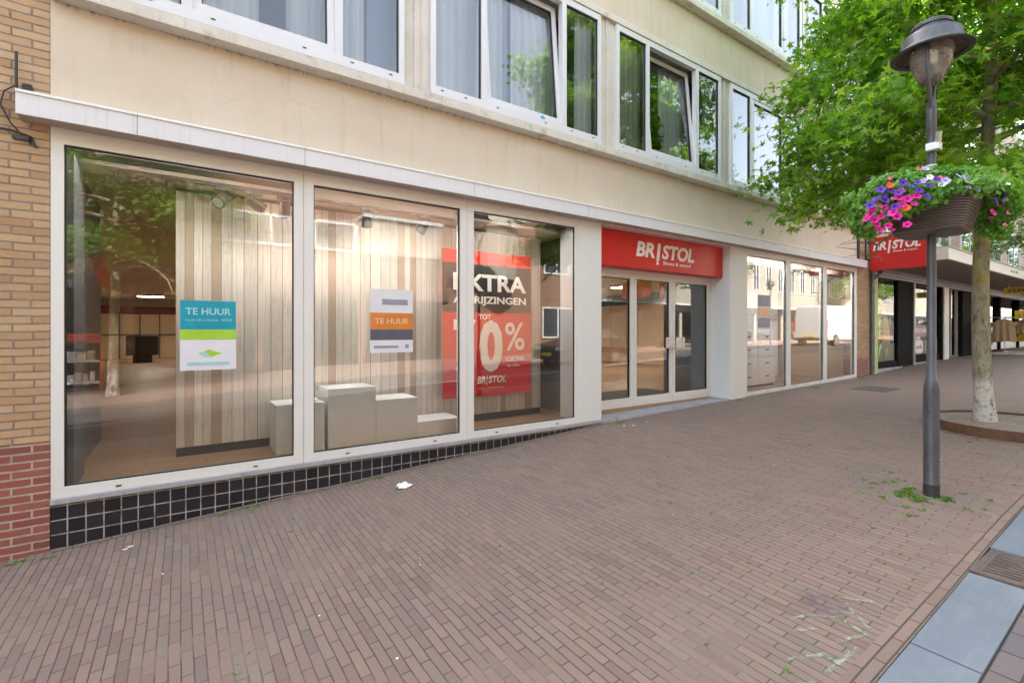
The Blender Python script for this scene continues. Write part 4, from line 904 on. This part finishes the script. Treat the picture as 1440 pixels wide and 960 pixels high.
# star leaf (sweetgum)
star = [(0, 0, 0)]
angs = [(-150, .22), (-118, .60), (-88, .27), (-50, .88), (-24, .33), (0, 1.0), (24, .33), (50, .88), (88, .27), (118, .60), (150, .22)]
for a, r_ in angs: star.append((r_ * math.sin(R(a)), r_ * math.cos(R(a)), -.22 * r_ * r_ + (.06 if r_ < .4 else 0)))
star_t = [(0, i, i + 1) for i in range(1, 11)] + [(0, 11, 1)]
M['leaf'] = leaf_mat('sweetgum leaf', (.08, .19, .02), (.16, .34, .03), (.30, .47, .045), .5)
M['leaf_o'] = leaf_mat('street tree leaf', (.06, .15, .015), (.12, .25, .03), (.22, .36, .05), .45)
def bark():
    n = N('mottled bark'); c = n.ramp(n.noise(9, 6, .75, n.vmul(n.co, (1, 1, .5))), [(.30, (.09, .075, .05)), (.44, (.26, .23, .16)), (.6, (.36, .33, .25)), (.75, (.44, .41, .33))])
    c = n.mix(n.ramp(n.noise(26, 5, .8, n.vmul(n.co, (1, 1, .35))), [(.55, 0), (.65, .75)]), c, (.055, .045, .03))
    x, y, z = n.xyz(); up = n.ramp(n.math('DIVIDE', z, 4.0), [(.35, 0), (.5, 1)])
    li = n.math('MULTIPLY', n.ramp(n.noise(4.5, 5, .7), [(.50, 0), (.60, .75)]), up); c = n.mix(li, c, (.36, .30, .06))
    lo_ = n.ramp(n.math('ADD', n.math('DIVIDE', z, 4.0), n.math('MULTIPLY', n.noise(6, 4), .10)), [(.17, 1), (.21, 0)])
    c = n.mix(n.math('MULTIPLY', lo_, n.ramp(n.noise(17, 5, .75), [(.40, 0), (.46, .95)])), c, (.56, .53, .48))
    n.pbr(c, .9, n.bump(n.noise(30, 6, .75, n.vmul(n.co, (1, 1, .3))), .9, .02), 0, .2); return n.mat
M['bark'] = bark()
def make_tree(label, nl=30000, size=1.0, seed=3, mat_=None, low=2.5, dip=0.0):
    r2 = np.random.default_rng(seed); rr = random.Random(seed)
    t = root('sweetgum_tree', label, 'tree', (0, 0, 0), 'street trees')
    q = MB(); pts = []; rad = []
    for i in range(26):
        z_ = i * .36 * size; pts.append((.05 * math.sin(z_ * .9) + .02 * z_ * .3, .04 * math.sin(z_ * .7 + 1), z_)); rad.append((.165 + .05 * math.exp(-z_ * 6)) * (1 - .085 * i ** .92 / 2.2 if i < 24 else .25) * 1.0)
    rad = [max(.018, .102 * (1 - i / 27.0) ** .8 + (.022 if i == 0 else 0)) for i in range(26)]
    q.tube(pts, rad, 18); q.build('trunk', M['bark'], t, smooth=True, local=True)
    q = MB(); cl = []
    for k in range(34):
        f = (k + rr.random()) / 34; z0 = (2.95 + 5.3 * f) * size; a = k * 2.39996 + rr.uniform(-.4, .4)
        Rm = (2.22 * math.sqrt(max(.08, 1 - ((f - .30) / .78) ** 2))) * rr.uniform(.8, 1.08) * size
        base = Vector((0, 0, z0)); el = rr.uniform(.12, .45) + f * .5
        P_ = []; m_ = 9
        for i in range(m_):
            s = i / (m_ - 1); P_.append(base + Vector((math.cos(a) * Rm * s, math.sin(a) * Rm * s, Rm * (math.tan(el) * s * .8 - .55 * s * s * (1 - f * .5)))) + Vector((rr.gauss(0, .05), rr.gauss(0, .05), rr.gauss(0, .04))) * s)
        q.tube(P_, [.045 * (1 - .85 * i / (m_ - 1)) * (1 - .4 * f) + .004 for i in range(m_)], 7)
        for i in range(2, m_):
            for _ in range(3):
                a2 = a + rr.choice((-1, 1)) * rr.uniform(.4, 1.3); l = rr.uniform(.35, .95) * (1.15 - .5 * i / m_)
                e_ = P_[i] + Vector((math.cos(a2) * l, math.sin(a2) * l, rr.uniform(-.28, .25)))
                mid = (P_[i] + e_) / 2 + Vector((0, 0, .05)); q.tube([P_[i], mid, e_], [.011, .007, .003], 5, cap=False)
                cl.append((mid, .8)); cl.append((e_, 1.0))
    q.build('limb', M['bark'], t, smooth=True, local=True)
    # leaves hang in sprays round the twigs
    cc = np.array([list(c[0]) for c in cl]); wts = np.array([c[1] for c in cl]); wts /= wts.sum()
    idx = r2.choice(len(cl), nl, p=wts); off = r2.normal(size=(nl, 3)) * np.array([.20, .20, .11]) * 1.05
    P = cc[idx] + off; rad_ = np.hypot(P[:, 0], P[:, 1]); ok = P[:, 2] > low - dip * np.clip(P[:, 1] / 2, 0, 1); P = P[ok]
    out = P / (np.linalg.norm(P * [1, 1, 0], axis=1, keepdims=True) + .2)
    Nr = r2.normal(size=P.shape) * .6 + np.array([0, 0, .6]) + out * np.array([.45, .45, 0])
    S_ = r2.uniform(.055, .122, len(P)) * (1.0 if size >= 1 else 1)
    o = scatter('crown', star, star_t, P, Nr, S_, mat_ or M['leaf'], t, None)
    return t
tr = make_tree('sweetgum tree with star shaped leaves in the round rusty planter ring', 54000, low=3.05, dip=.45)
TX, TY = 8.75, -3.32; tr.location = (TX, TY, gz(TX, TY) + .09); tr.rotation_euler = (0, 0, R(60))
ot = make_tree('street tree with bushy crown across the road opposite the first shop window', 19000, 1.0, 11, M['leaf_o'], low=3.0)
ot.location = (-1.5, -11.9, gz(-1.5, -11.9)); ot.rotation_euler = (0, 0, 1); ot.scale = (1.32, 1.32, 1.2)
for i, (x, y, a, lb) in enumerate([(-13, -11.9, 2, 'street tree across the road far to the left of the shop'), (23.5, -12.0, 3, 'street tree across the road beyond the parked dark car'), (50, -11.8, 4.2, 'street tree across the road beyond the white van'), (24.5, -3.3, 5.1, 'street tree on the near pavement beyond the planter ring tree'), (40, -3.3, .7, 'farthest street tree on the near pavement')]):
    c = copy_tree(ot); c.location = (x, y, gz(x, y)); c.rotation_euler = (0, 0, a); c['label'] = lb
# planter ring round the tree
pr_ = root('tree_planter_ring', 'low round rusty steel planter ring filled with grit around the tree', 'planter', (TX, TY, gz(TX, TY)))
RX, RY = 8.9, -3.55
q = MB(); seg = 72; rg = .85; vv = []; ff = []
for k in range(seg):
    a = 2 * math.pi * k / seg; x_, y_ = RX + rg * math.cos(a), RY + rg * math.sin(a); xi, yi = RX + (rg - .012) * math.cos(a), RY + (rg - .012) * math.sin(a); zt = gz(RX, RY) + .115; 
    vv += [(x_, y_, gz(x_, y_) - .05), (x_, y_, zt + (gz(x_, y_) - gz(RX, RY)) * .6), (xi, yi, zt + (gz(x_, y_) - gz(RX, RY)) * .6), (xi, yi, gz(x_, y_) - .05)]
for k in range(seg):
    a, c = 4 * k, 4 * ((k + 1) % seg)
    for j in range(3): ff.append((a + j, c + j, c + j + 1, a + j + 1))
q.add(vv, ff); q.build('ring', M['rust'], pr_)
q = MB(); vv = [(RX, RY, gz(RX, RY) + .115)]; ff = []
for j, rr_ in enumerate((.3, .6, rg - .013)):
    for k in range(seg):
        a = 2 * math.pi * k / seg; x_, y_ = RX + rr_ * math.cos(a), RY + rr_ * math.sin(a); vv.append((x_, y_, gz(RX, RY) + .108 - .012 * j + (gz(x_, y_) - gz(RX, RY)) * .6))
ff += [(0, 1 + k, 1 + (k + 1) % seg) for k in range(seg)]
for j in range(2): ff += [(1 + j * seg + k, 1 + (j + 1) * seg + k, 1 + (j + 1) * seg + (k + 1) % seg, 1 + j * seg + (k + 1) % seg) for k in range(seg)]
q.add(vv, ff); q.build('grit', M['gravel'], pr_)

# ------------------------------------------------------------------ petunias
M['leaf_f'] = leaf_mat('petunia leaf', (.07, .20, .03), (.13, .32, .055), (.24, .45, .10), .4)
oval = [(0, 0, 0), (.32, .35, .06), (.28, .75, .0), (0, 1.05, -.12), (-.28, .75, .0), (-.32, .35, .06), (0, .5, -.04)]
oval_t = [(0, 1, 6), (1, 2, 6), (2, 3, 6), (3, 4, 6), (4, 5, 6), (5, 0, 6)]
pet = root('petunia_plants', 'mass of trailing petunias spilling from the planter on the lamp post', 'flowers', (LX, LY, 2.8))
right = np.array([.824, -.566, 0]); fwd = np.array([.566, .824, 0])
def cloud(n, c, r_):
    p = rng.normal(size=(n, 3)); p /= np.linalg.norm(p, axis=1, keepdims=True); p *= rng.uniform(.35, 1.0, (n, 1)) ** .5; return np.array(c) + p * np.array(r_)
base = np.array([LX, LY, 0])
def W(a, f, z): return base + right * a + fwd * f + np.array([0, 0, z])
Ps = []
for (a, f, z, ra, rz, n) in ((0, 0, 2.93, .36, .10, 1500), (.1, -.05, 2.88, .38, .12, 900), (-.30, 0, 2.86, .22, .15, 900), (-.45, -.02, 2.74, .16, .17, 750), (-.53, 0, 2.60, .11, .14, 380), (.38, 0, 2.84, .20, .13, 800), (.50, .02, 2.70, .13, .16, 480), (.52, 0, 2.56, .09, .12, 220), (-.25, -.28, 2.76, .14, .10, 300), (.0, -.33, 2.80, .22, .07, 350), (-.42, -.1, 2.86, .20, .12, 700), (.46, -.08, 2.84, .17, .13, 600), (-.62, 0, 2.66, .07, .18, 350), (-.55, -.12, 2.60, .08, .10, 260), (-.36, -.2, 2.70, .10, .09, 260), (-.66, .05, 2.80, .07, .06, 120), (.2, .1, 3.02, .10, .06, 160), (-.15, .05, 3.02, .12, .05, 160), (.62, -.05, 2.86, .08, .05, 130), (.60, 0, 2.58, .05, .12, 130), (.56, -.05, 2.74, .12, .17, 500)):
    Ps.append(cloud(n, W(a, f, z), (ra, ra * .95, rz)))
Ps = np.vstack(Ps)
# keep the sprays off the inside of the box walls
cc = Ps.mean(0); Nr = (Ps - cc) * np.array([1, 1, 2.0]) + rng.normal(size=Ps.shape) * .25 + np.array([0, 0, .25])
scatter('foliage', oval, oval_t, Ps, Nr, rng.uniform(.026, .05, len(Ps)), M['leaf_f'], pet)
q = MB()
for _ in range(70):
    a0 = rng.uniform(-.5, .5); p0 = W(a0 * .7, rng.uniform(-.2, .2), 2.82); p1 = W(a0 * 1.25 + rng.uniform(-.1, .1), rng.uniform(-.35, .2), 2.78 + rng.uniform(-.22, .22))
    m_ = (p0 + p1) / 2 + np.array([0, 0, .06]); q.tube([p0, m_, p1], [.003, .0025, .0015], 4, cap=False)
q.build('stem', M['leaf_f'], pet)
def petal_mesh(c1, c2, nm, r_=.034, ruffle=.006, lobes=5, cup=.35):
    n = N(nm); x, y, z = n.xyz(); d = n.math('SQRT', n.math('ADD', n.math('POWER', x, 2.0), n.math('POWER', y, 2.0)))
    n.pbr(n.ramp(n.math('DIVIDE', d, r_), [(.12, c2), (.38, c1)]), .55, None, 0, .3)
    k = 20; v = [(0, 0, -r_ * .5)]; f = []
    for rr_, zz in ((.22, -.18), (.62, .02), (1.0, .10)):
        for i in range(k):
            a = 2 * math.pi * i / k; lob = 1 + (.12 if rr_ > .5 else 0) * math.cos(lobes * a) * rr_
            v.append((r_ * rr_ * lob * math.cos(a), r_ * rr_ * lob * math.sin(a), r_ * zz * cup * 2 + ruffle * rr_ * math.sin(lobes * 2 * a)))
    f += [(0, 1 + i, 1 + (i + 1) % k) for i in range(k)]
    for j in range(2): f += [(1 + j * k + i, 1 + (j + 1) * k + i, 1 + (j + 1) * k + (i + 1) % k, 1 + j * k + (i + 1) % k) for i in range(k)]
    me = bpy.data.meshes.new('flower'); me.from_pydata(v, [], f); me.materials.append(n.mat); me.polygons.foreach_set('use_smooth', [True] * len(f)); return me
PM = {'mag': petal_mesh((.62, .008, .26), (.05, .0, .05), 'magenta petals', .038), 'pur': petal_mesh((.09, .02, .34), (.02, .0, .08), 'violet petals', .034), 'lav': petal_mesh((.44, .34, .70), (.22, .08, .45), 'lavender petals', .032),
      'whi': petal_mesh((.78, .76, .78), (.5, .5, .3), 'white petals', .032), 'ora': petal_mesh((.80, .10, .02), (.5, .2, .02), 'orange petals', .036, .009, 9), 'pin': petal_mesh((.68, .12, .25), (.4, .1, .1), 'pink petals', .026, .008, 8)}
def flower(kind, px, py, rel):
    """placed over the plant mass by offset along the box and height"""
    a = px; z = py; f = rel
    o = bpy.data.objects.new('flower', PM[kind]); COL.objects.link(o); o.parent = pet
    p = W(a, f, z) - np.array(ORG[pet.name]); o.location = p
    dvec = Vector((*(-fwd * .8 + right * a * .8)[:2], .35 + random.uniform(-.1, .5))) + Vector((random.gauss(0, .3), random.gauss(0, .3), 0)); o.rotation_euler = dvec.to_track_quat('Z', 'Y').to_euler(); s = random.uniform(.6, .95); o.scale = (s, s, s)
# (image px, image py) of the blooms as seen over the box -> offsets on the near face of the mass
for kind, lst in {'mag': [(1237, 306), (1224, 297), (1259, 306), (1216, 309), (1235, 324), (1251, 324), (1283, 288), (1266, 289), (1228, 288), (1393, 300), (1402, 292), (1253, 300), (1231, 317), (1247, 318), (1228, 310), (1274, 281), (1287, 277), (1389, 311), (1273, 317), (1221, 303), (1262, 279), (1243, 293), (1226, 296)],
                  'pur': [(1243, 283), (1262, 272), (1290, 269), (1230, 281), (1222, 290), (1397, 283), (1288, 258), (1301, 278), (1304, 262), (1279, 264), (1237, 268), (1314, 254), (1256, 292), (1250, 270), (1249, 302), (1407, 274), (1241, 277), (1268, 259)],
                  'lav': [(1345, 249), (1327, 256), (1371, 269), (1384, 271), (1410, 283), (1299, 239), (1359, 265), (1389, 249), (1296, 256), (1356, 251)],
                  'whi': [(1360, 256), (1305, 251), (1322, 261), (1412, 260)],
                  'ora': [(1271, 293), (1250, 262)], 'pin': [(1250, 252), (1408, 247), (1266, 270), (1253, 281), (1238, 299), (1414, 301), (1319, 251), (1289, 240), (1236, 291), (1410, 317)]}.items():
    for px, py in lst:
        d_ = 4.05 - (.40 if abs((px - 1312) * 4 / 677) < .36 else .27)
        a = (px - 720) * d_ / 677 - 588 * 4.045 / 677; z = 1.7 + (465 - py) * d_ / 677
        flower(kind, a, z, d_ - 4.05)

# ------------------------------------------------------------------ weeds, litter, chalk
blade = [(-.12, 0, 0), (.12, 0, 0), (.10, .6, .1), (0, 1, .3), (-.10, .6, .1)]; blade_t = [(0, 1, 2, 3, 4)]
M['weed'] = leaf_mat('weed leaf', (.10, .20, .02), (.17, .32, .04), (.28, .44, .08), .4)
WP = []
def tuft(x, y, n, r_): 
    for _ in range(n): WP.append((x + rng.normal() * r_, y + rng.normal() * r_ * .7))
for _ in range(34):
    x = rng.uniform(-1.6, 14.0); 
    if 5.0 < x < 8.3 and rng.random() < .6: continue
    tuft(x, -.075 - rng.exponential(.03), int(rng.integers(6, 34)), .022)
for x, y, n, r_ in ((1.48, -.10, 55, .02), (5.25, -.12, 90, .05), (5.05, -.2, 45, .05), (8.33, -.12, 90, .035), (8.8, -.1, 70, .03), (9.3, -.08, 60, .04), (11.3, -.15, 130, .06), (11.0, -.25, 60, .06), (.55, -.09, 50, .03), (.3, -.09, 40, .03), (-1.0, -.1, 40, .03)): tuft(x, y, n, r_)
for _ in range(60):     # round the lamp foot
    a = rng.uniform(0, 6.28); d_ = .09 + rng.exponential(.22); tuft(LX + d_ * math.cos(a) - .08, LY + abs(d_) * math.sin(a) * .8 + .06, int(rng.integers(8, 32)), .018)
tuft(LX - .02, LY - .10, 160, .03); tuft(LX - .17, LY + .05, 140, .035); tuft(LX - .10, LY + .13, 110, .035)
for _ in range(60):
    a = rng.uniform(2.2, 5.4); d_ = rg + .04 + rng.exponential(.22); tuft(RX + d_ * math.cos(a), RY + d_ * math.sin(a), int(rng.integers(4, 18)), .02)
for _ in range(150): tuft(rng.uniform(-1, 9), rng.uniform(-4.1, -.3), int(rng.integers(2, 7)), .008)
WP = np.array([p for p in WP if p[1] > -4.1]); n = len(WP); Cw = np.array([(x, y, gz(x, y) + .002) for x, y in WP])
th = rng.uniform(0, 6.28, n); Nw = np.stack([np.cos(th), np.sin(th), rng.uniform(.1, 1.4, n)], 1)
o = scatter('weeds', blade, blade_t, Cw, Nw, rng.uniform(.012, .030, n), M['weed'], None, np.cross(Nw, np.array([0, 0, 1.0])) * -1 + rng.normal(size=(n, 3)) * .3)
o['kind'] = 'stuff'; o['label'] = 'small green weeds growing in the paving joints'; o['category'] = 'weeds'
# crumpled paper
b = MB(); cx, cy = 1.80, -.52; rs = random.Random(4); zc = gz(cx, cy); v = []
for j in range(5):
    for i in range(7):
        v.append((cx + (i - 3) * .028 + rs.gauss(0, .006), cy + (j - 2) * .028 + rs.gauss(0, .007), zc + .006 + abs(rs.gauss(0, .014)) + (.012 if 1 < i < 5 and 0 < j < 4 else 0)))
v.append(v[0])
fs = [(j * 7 + i, j * 7 + i + 1, (j + 1) * 7 + i + 1, (j + 1) * 7 + i) for j in range(4) for i in range(6) if (i, j) not in ((5, 0), (0, 3), (5, 3))]
b.add(v[:-1], fs); M['litter'] = simple('white paper litter', (.78, .78, .78), .8, .05)
o = b.build('crumpled_paper', M['litter'], None); md = o.modifiers.new('solid', 'SOLIDIFY'); md.thickness = .003
tag(o, 'crumpled white paper lying on the paving near the plinth', 'litter')
b = MB()
for _ in range(24):
    x = rng.uniform(-1.2, 9); y = -rng.uniform(.1, 4.0); s_ = rng.uniform(.002, .009); z = gz(x, y) + .001; a = rng.uniform(0, 3)
    b.prism_z([(x + s_ * math.cos(a + k * 1.26) * rng.uniform(.6, 1.2), y + s_ * math.sin(a + k * 1.26) * rng.uniform(.5, 1)) for k in range(5)], z, z + .004)
for x, y, s_ in ((-.32, -.33, .022), (5.25, -.38, .03), (5.15, -.30, .025), (-.35, -.36, .018), (5.6, -.33, .02)): b.prism_z([(x + s_ * math.cos(k * 1.05), y + s_ * .5 * math.sin(k * 1.05)) for k in range(6)], gz(x, y) + .001, gz(x, y) + .006)
o = b.build('litter', M['litter'], None); o['kind'] = 'stuff'; o['label'] = 'small white scraps scattered on the paving'; o['category'] = 'litter'
# old chalk writing near the kerb
def chalk_mat():
    n = N('faded green white chalk'); f = n.ramp(n.noise(24, 5, .75), [(.42, 0), (.62, .75)])
    d = n.n('ShaderNodeBsdfDiffuse'); d.inputs[0].default_value = (.42, .44, .34, 1); t = n.n('ShaderNodeBsdfTransparent'); mx = n.n('ShaderNodeMixShader')
    n.l(f, mx.inputs[0]); n.l(t.outputs[0], mx.inputs[1]); n.l(d.outputs[0], mx.inputs[2]); n.l(mx.outputs[0], n.out.inputs[0]); return n.mat
M['chalk'] = chalk_mat()
b = MB()
def stroke(pts, w_=.022):
    P_ = [Vector((x, y, gz(x, y) + .0035)) for x, y in pts]
    for p, q_ in zip(P_[:-1], P_[1:]):
        d_ = (q_ - p); s_ = Vector((-d_.y, d_.x, 0)).normalized() * w_ / 2; b.add([p - s_, q_ - s_, q_ + s_, p + s_], [(0, 1, 2, 3)])
def pxg(px, py, z=.17):
    h = z - 1.7; d_ = 677 * h / (465 - py); u = px - 720; return (d_ * (.566 + .824 * u / 677), -5 + d_ * (.824 - .566 * u / 677))
CH = [[(2.10, -3.93), (2.28, -4.02)], [(2.33, -3.88), (2.50, -3.97), (2.47, -4.03)], [(2.55, -3.80), (2.66, -3.86)], [(2.60, -3.74), (2.75, -3.79), (2.84, -3.9), (2.80, -4.02)], [(2.60, -3.95), (2.80, -4.03)], [(2.86, -3.84), (3.03, -4.02)], [(2.86, -4.02), (3.0, -3.86)], [(3.02, -3.80), (3.18, -4.03)], [(2.36, -4.02), (2.66, -4.04)]]
for c_ in CH: stroke(c_)
o = b.build('chalk_marks', M['chalk'], None); o['kind'] = 'structure'; o['label'] = 'faded pale chalk strokes on the pavers by the kerb'

# ------------------------------------------------------------------ across the road (seen in the glass)
FY = -15.5
def opp(name, x0, x1, zt, m, label, windows, shop=None, bands=()):
    xm = (x0 + x1) / 2; r_ = root(name, label, 'building', (xm, FY, gz(xm, FY)))
    zs = shop[0] if shop else gz(x0, FY) - .3
    q = MB(); q.box(x0, x1, FY - 9, FY, (3.5 if shop else -1), zt); q.build('wall', m, r_)
    q = MB(); q.prism([(x0 - .1, zt), (x1 + .1, zt), (x1 + .1, zt + .25), (x0 - .1, zt + .25)], FY - 9.1, FY + .25); q.build('roof', M['dark_metal'], r_)
    for (a, c, z0, z1, n_) in windows:
        f = MB(); f.box(a, c, FY, FY + .05, z0, z0 + .09); f.box(a, c, FY, FY + .05, z1 - .09, z1)
        for k in range(n_ + 1):
            t = a + (c - a - .09) * k / n_; f.box(t, t + .09, FY, FY + .05, z0 + .09, z1 - .09)
        w_ = f.build('window', M['white_up'], r_); q = MB(); q.box(a + .05, c - .05, FY + .002, FY + .02, z0 + .05, z1 - .05); q.build('pane', M['oppglass'], w_)
    if shop:
        q = MB(); q.box(x0, x1, FY - 9, FY - 3.0, -1, 3.5); q.build('shop_interior', M[shop[1]], r_)
        q = MB(); t = x0
        while t < x1: q.box(t, t + .3, FY - .3, FY, -1, 3.5); t += shop[2]
        q.build('shop_pier', M[shop[3]], r_)
        q = MB(); q.box(x0, x1, FY - .02, FY + .08, 3.05, 3.5); q.build('shop_fascia', M[shop[4]], r_)
        q = MB(); q.add([(x0, FY - .1, 0), (x1, FY - .1, 0), (x1, FY - .1, 3.05), (x0, FY - .1, 3.05)], [(3, 2, 1, 0)]); q.build('shop_pane', M['glass'], r_)
    for (a, c, y_, z0, z1, mm, nm) in bands: q = MB(); q.box(a, c, FY, FY + y_, z0, z1); q.build(nm, M[mm], r_)
    return r_
M['oppglass'] = simple('dark window glass', (.05, .06, .07), .08, .1); M['cream'] = simple('cream render', (.36, .33, .27), .85, .06, 1)
opp('brick_building', -60, -13, 9.2, M['brick_o'], 'orange brick house across the road far left, reflected in the glass', [(-22, -19, 4.4, 6, 2), (-17.5, -15, 4.4, 6, 2)], (0, 'room', 4.0, 'panel', 'canopy'))
opp('brick_building', -13, -1.6, 9.0, M['brick_y'], 'yellow brick house across the road, reflected in the first window', [(-11, -8.5, 4.5, 6, 2), (-4.6, -2.1, 4.4, 5.8, 2)], (0, 'greywall', 3.1, 'beige', 'greywall'))
opp('brick_building', -1.6, 10.4, 9.4, M['brick_o'], 'brown orange brick house with a long white window band across the road', [(-.4, 6.1, 5.0, 6.2, 4), (7.0, 9.8, 7.6, 8.8, 2)], (0, 'brownwall', 3.9, 'brick_b', 'brownwall'), [(6.2, 9.6, .9, 4.9, 6.35, 'cream', 'bay_window'), (6.1, 9.7, 1.0, 6.35, 6.5, 'panel', 'bay_roof')])
o3 = opp('brick_building', 10.4, 20.6, 9.8, M['brick_b'], 'dark brown brick house with pale turret bay across the road', [(16.2, 18.0, 4.8, 6.5, 2), (16.1, 18.3, 1.3, 3.0, 2), (13.6, 15.0, 7.4, 8.8, 2)])
q = MB(); q.lathe([(1.2, 4.2), (1.2, 6.7), (1.35, 6.72), (1.35, 6.9), (.0, 8.6)], 12.9, FY + .1, 8); q.build('turret', M['cream'], o3)
opp('rendered_building', 20.6, 90, 9.6, M['cream'], 'long cream rendered terrace with tall windows across the road', [(22 + 1.9 * k, 22.9 + 1.9 * k, 4.9, 7.0, 2) for k in range(24)], (0, 'brick_far', 4.2, 'cream', 'dark_metal'), [(20.6, 90, .1, 3.52, 3.62, 'panel', 'string_course')])
# red banner and stock cart by the yellow house
fb = root('shop_banner', 'red flag banner hanging across the road, reflected in the first window', 'banner', (-2.3, -14.3, 3.1))
q = MB(); q.tube([(-2.6, -15.4, 3.2), (-2.3, -14.3, 4.8)], .03, 8); q.build('pole', M['steel'], fb); q = MB(); q.prism([(-2.45, 4.6), (-2.2, 4.7), (-1.75, 3.1), (-2.1, 3.05)], -14.3, -14.27); q.build('cloth', M['redin'], fb)
kt = root('stock_cart', 'red wheeled display cart with packets across the road, reflected in the first window', 'cart', (-2.7, -14.3, 0))
q = MB(); zc = gz(-2.7, -14.3) + .06
for x in (-3.3, -2.05): q.box(x, x + .05, -14.6, -14.1, zc + .1, zc + 1.7)
q.box(-3.3, -2.0, -14.6, -14.05, zc + 1.5, zc + 1.75); q.build('frame', M['redin'], kt)
for h_ in (.25, .9):
    q = MB(); q.box(-3.25, -2.05, -14.6, -14.1, zc + h_, zc + h_ + .05); q.build('shelf', M['panel'], kt)
    q = MB(); k = -3.2
    while k < -2.2: w_ = random.uniform(.1, .25); q.box(k, k + w_, -14.5, -14.2, zc + h_ + .055, zc + h_ + random.uniform(.25, .42), random.randint(0, 2)); k += w_ + .03
    q.build('packet', [M['paper'], M['beige'], M['blue']], kt)
# vehicles
M['carblack'] = simple('black car paint', (.012, .013, .016), .2, .05); M['vanwhite'] = simple('white van paint', (.46, .47, .48), .25, .03); M['tyre'] = simple('tyre rubber', (.02, .02, .02), .85); M['redlamp'] = simple('red lamp lens', (.45, .01, .01), .2)
def vehicle(name, label, cat, x0, y0, side, wd, wheels, r_w, paint_, roofz, win, flip=1):
    zc = gz(x0 + 2, y0) - .03; r_ = root(name, label, cat, (x0 + 2.1, y0 + wd / 2, zc))
    def mk(pts, inset, nm, m):
        q = MB(); n = len(pts); V1 = [(x0 + a, y0 + (inset if b_ > roofz else 0) + .02, zc + b_) for a, b_ in pts]; V2 = [(x0 + a, y0 + wd - (inset if b_ > roofz else 0) - .02, zc + b_) for a, b_ in pts]
        q.add(V1 + V2, [tuple(range(n)), tuple(range(2 * n - 1, n - 1, -1))] + [(i, i + n, (i + 1) % n + n, (i + 1) % n) for i in range(n)]); return q.build(nm, m, r_, smooth=True, bevel=.05)
    mk(side, .16, 'body', paint_)
    for nm, pts in win:
        q = MB(); q.add([(x0 + a, y0 + b_, zc + c_) for a, b_, c_ in pts], [tuple(range(len(pts)))]); q.build(nm, M['oppglass'], r_)
    for wx in wheels:
        for wy in (0, wd - .2):
            q = MB(); q.tube([(x0 + wx, y0 + wy, zc + r_w), (x0 + wx, y0 + wy + .2, zc + r_w)], r_w, 20); t_ = q.build('wheel', M['tyre'], r_, smooth=True); q = MB(); q.tube([(x0 + wx, y0 + wy - .005, zc + r_w), (x0 + wx, y0 + wy + .205, zc + r_w)], r_w * .6, 14); q.build('rim', M['steel'], t_)
    return r_, zc
cr, zc = vehicle('parked_car', 'black hatchback car parked across the road, reflected in the third window', 'car', 10.7, -9.2, [(0, .28), (.0, .62), (.12, .80), (1.0, .95), (1.75, 1.42), (3.2, 1.45), (4.0, 1.05), (4.15, .9), (4.15, .3)], 1.75, (.8, 3.35), .31, M['carblack'], 1.0,
    [('windscreen', [(1.04, .22, .99), (1.04, 1.53, .99), (1.72, 1.5, 1.43), (1.72, .25, 1.43)]), ('side_window', [(1.2, 1.742, 1.0), (3.6, 1.742, 1.02), (3.15, 1.60, 1.38), (1.8, 1.60, 1.38)])])
for y_ in (-9.05, -7.85): q = MB(); q.box(10.70, 10.9, y_, y_ + .36, zc + .62, zc + .74); q.build('headlight', M['paper'], cr, bevel=.02)
q = MB(); q.box(10.665, 10.69, -8.6, -8.05, zc + .42, zc + .54); q.build('number_plate', M['yellow'], cr)
vn, zc = vehicle('parked_van', 'white delivery van parked across the road, reflected in the right shop windows', 'van', 30.2, -9.2, [(0, .35), (.0, 1.0), (.12, 2.35), (3.9, 2.4), (4.5, 1.5), (5.3, 1.15), (5.45, .4)], 1.95, (1.0, 4.5), .35, M['vanwhite'], 1.2, [])
for y_ in (-9.15, -7.42): q = MB(); q.box(30.17, 30.24, y_, y_ + .12, zc + .9, zc + 1.5); q.build('tail_lamp', M['redlamp'], vn)
q = MB(); q.box(30.165, 30.19, -8.5, -7.98, zc + .55, zc + .67); q.build('number_plate', M['yellow'], vn); q = MB(); q.box(30.1, 30.2, -9.1, -7.3, zc + .35, zc + .5); q.build('bumper', M['black'], vn)
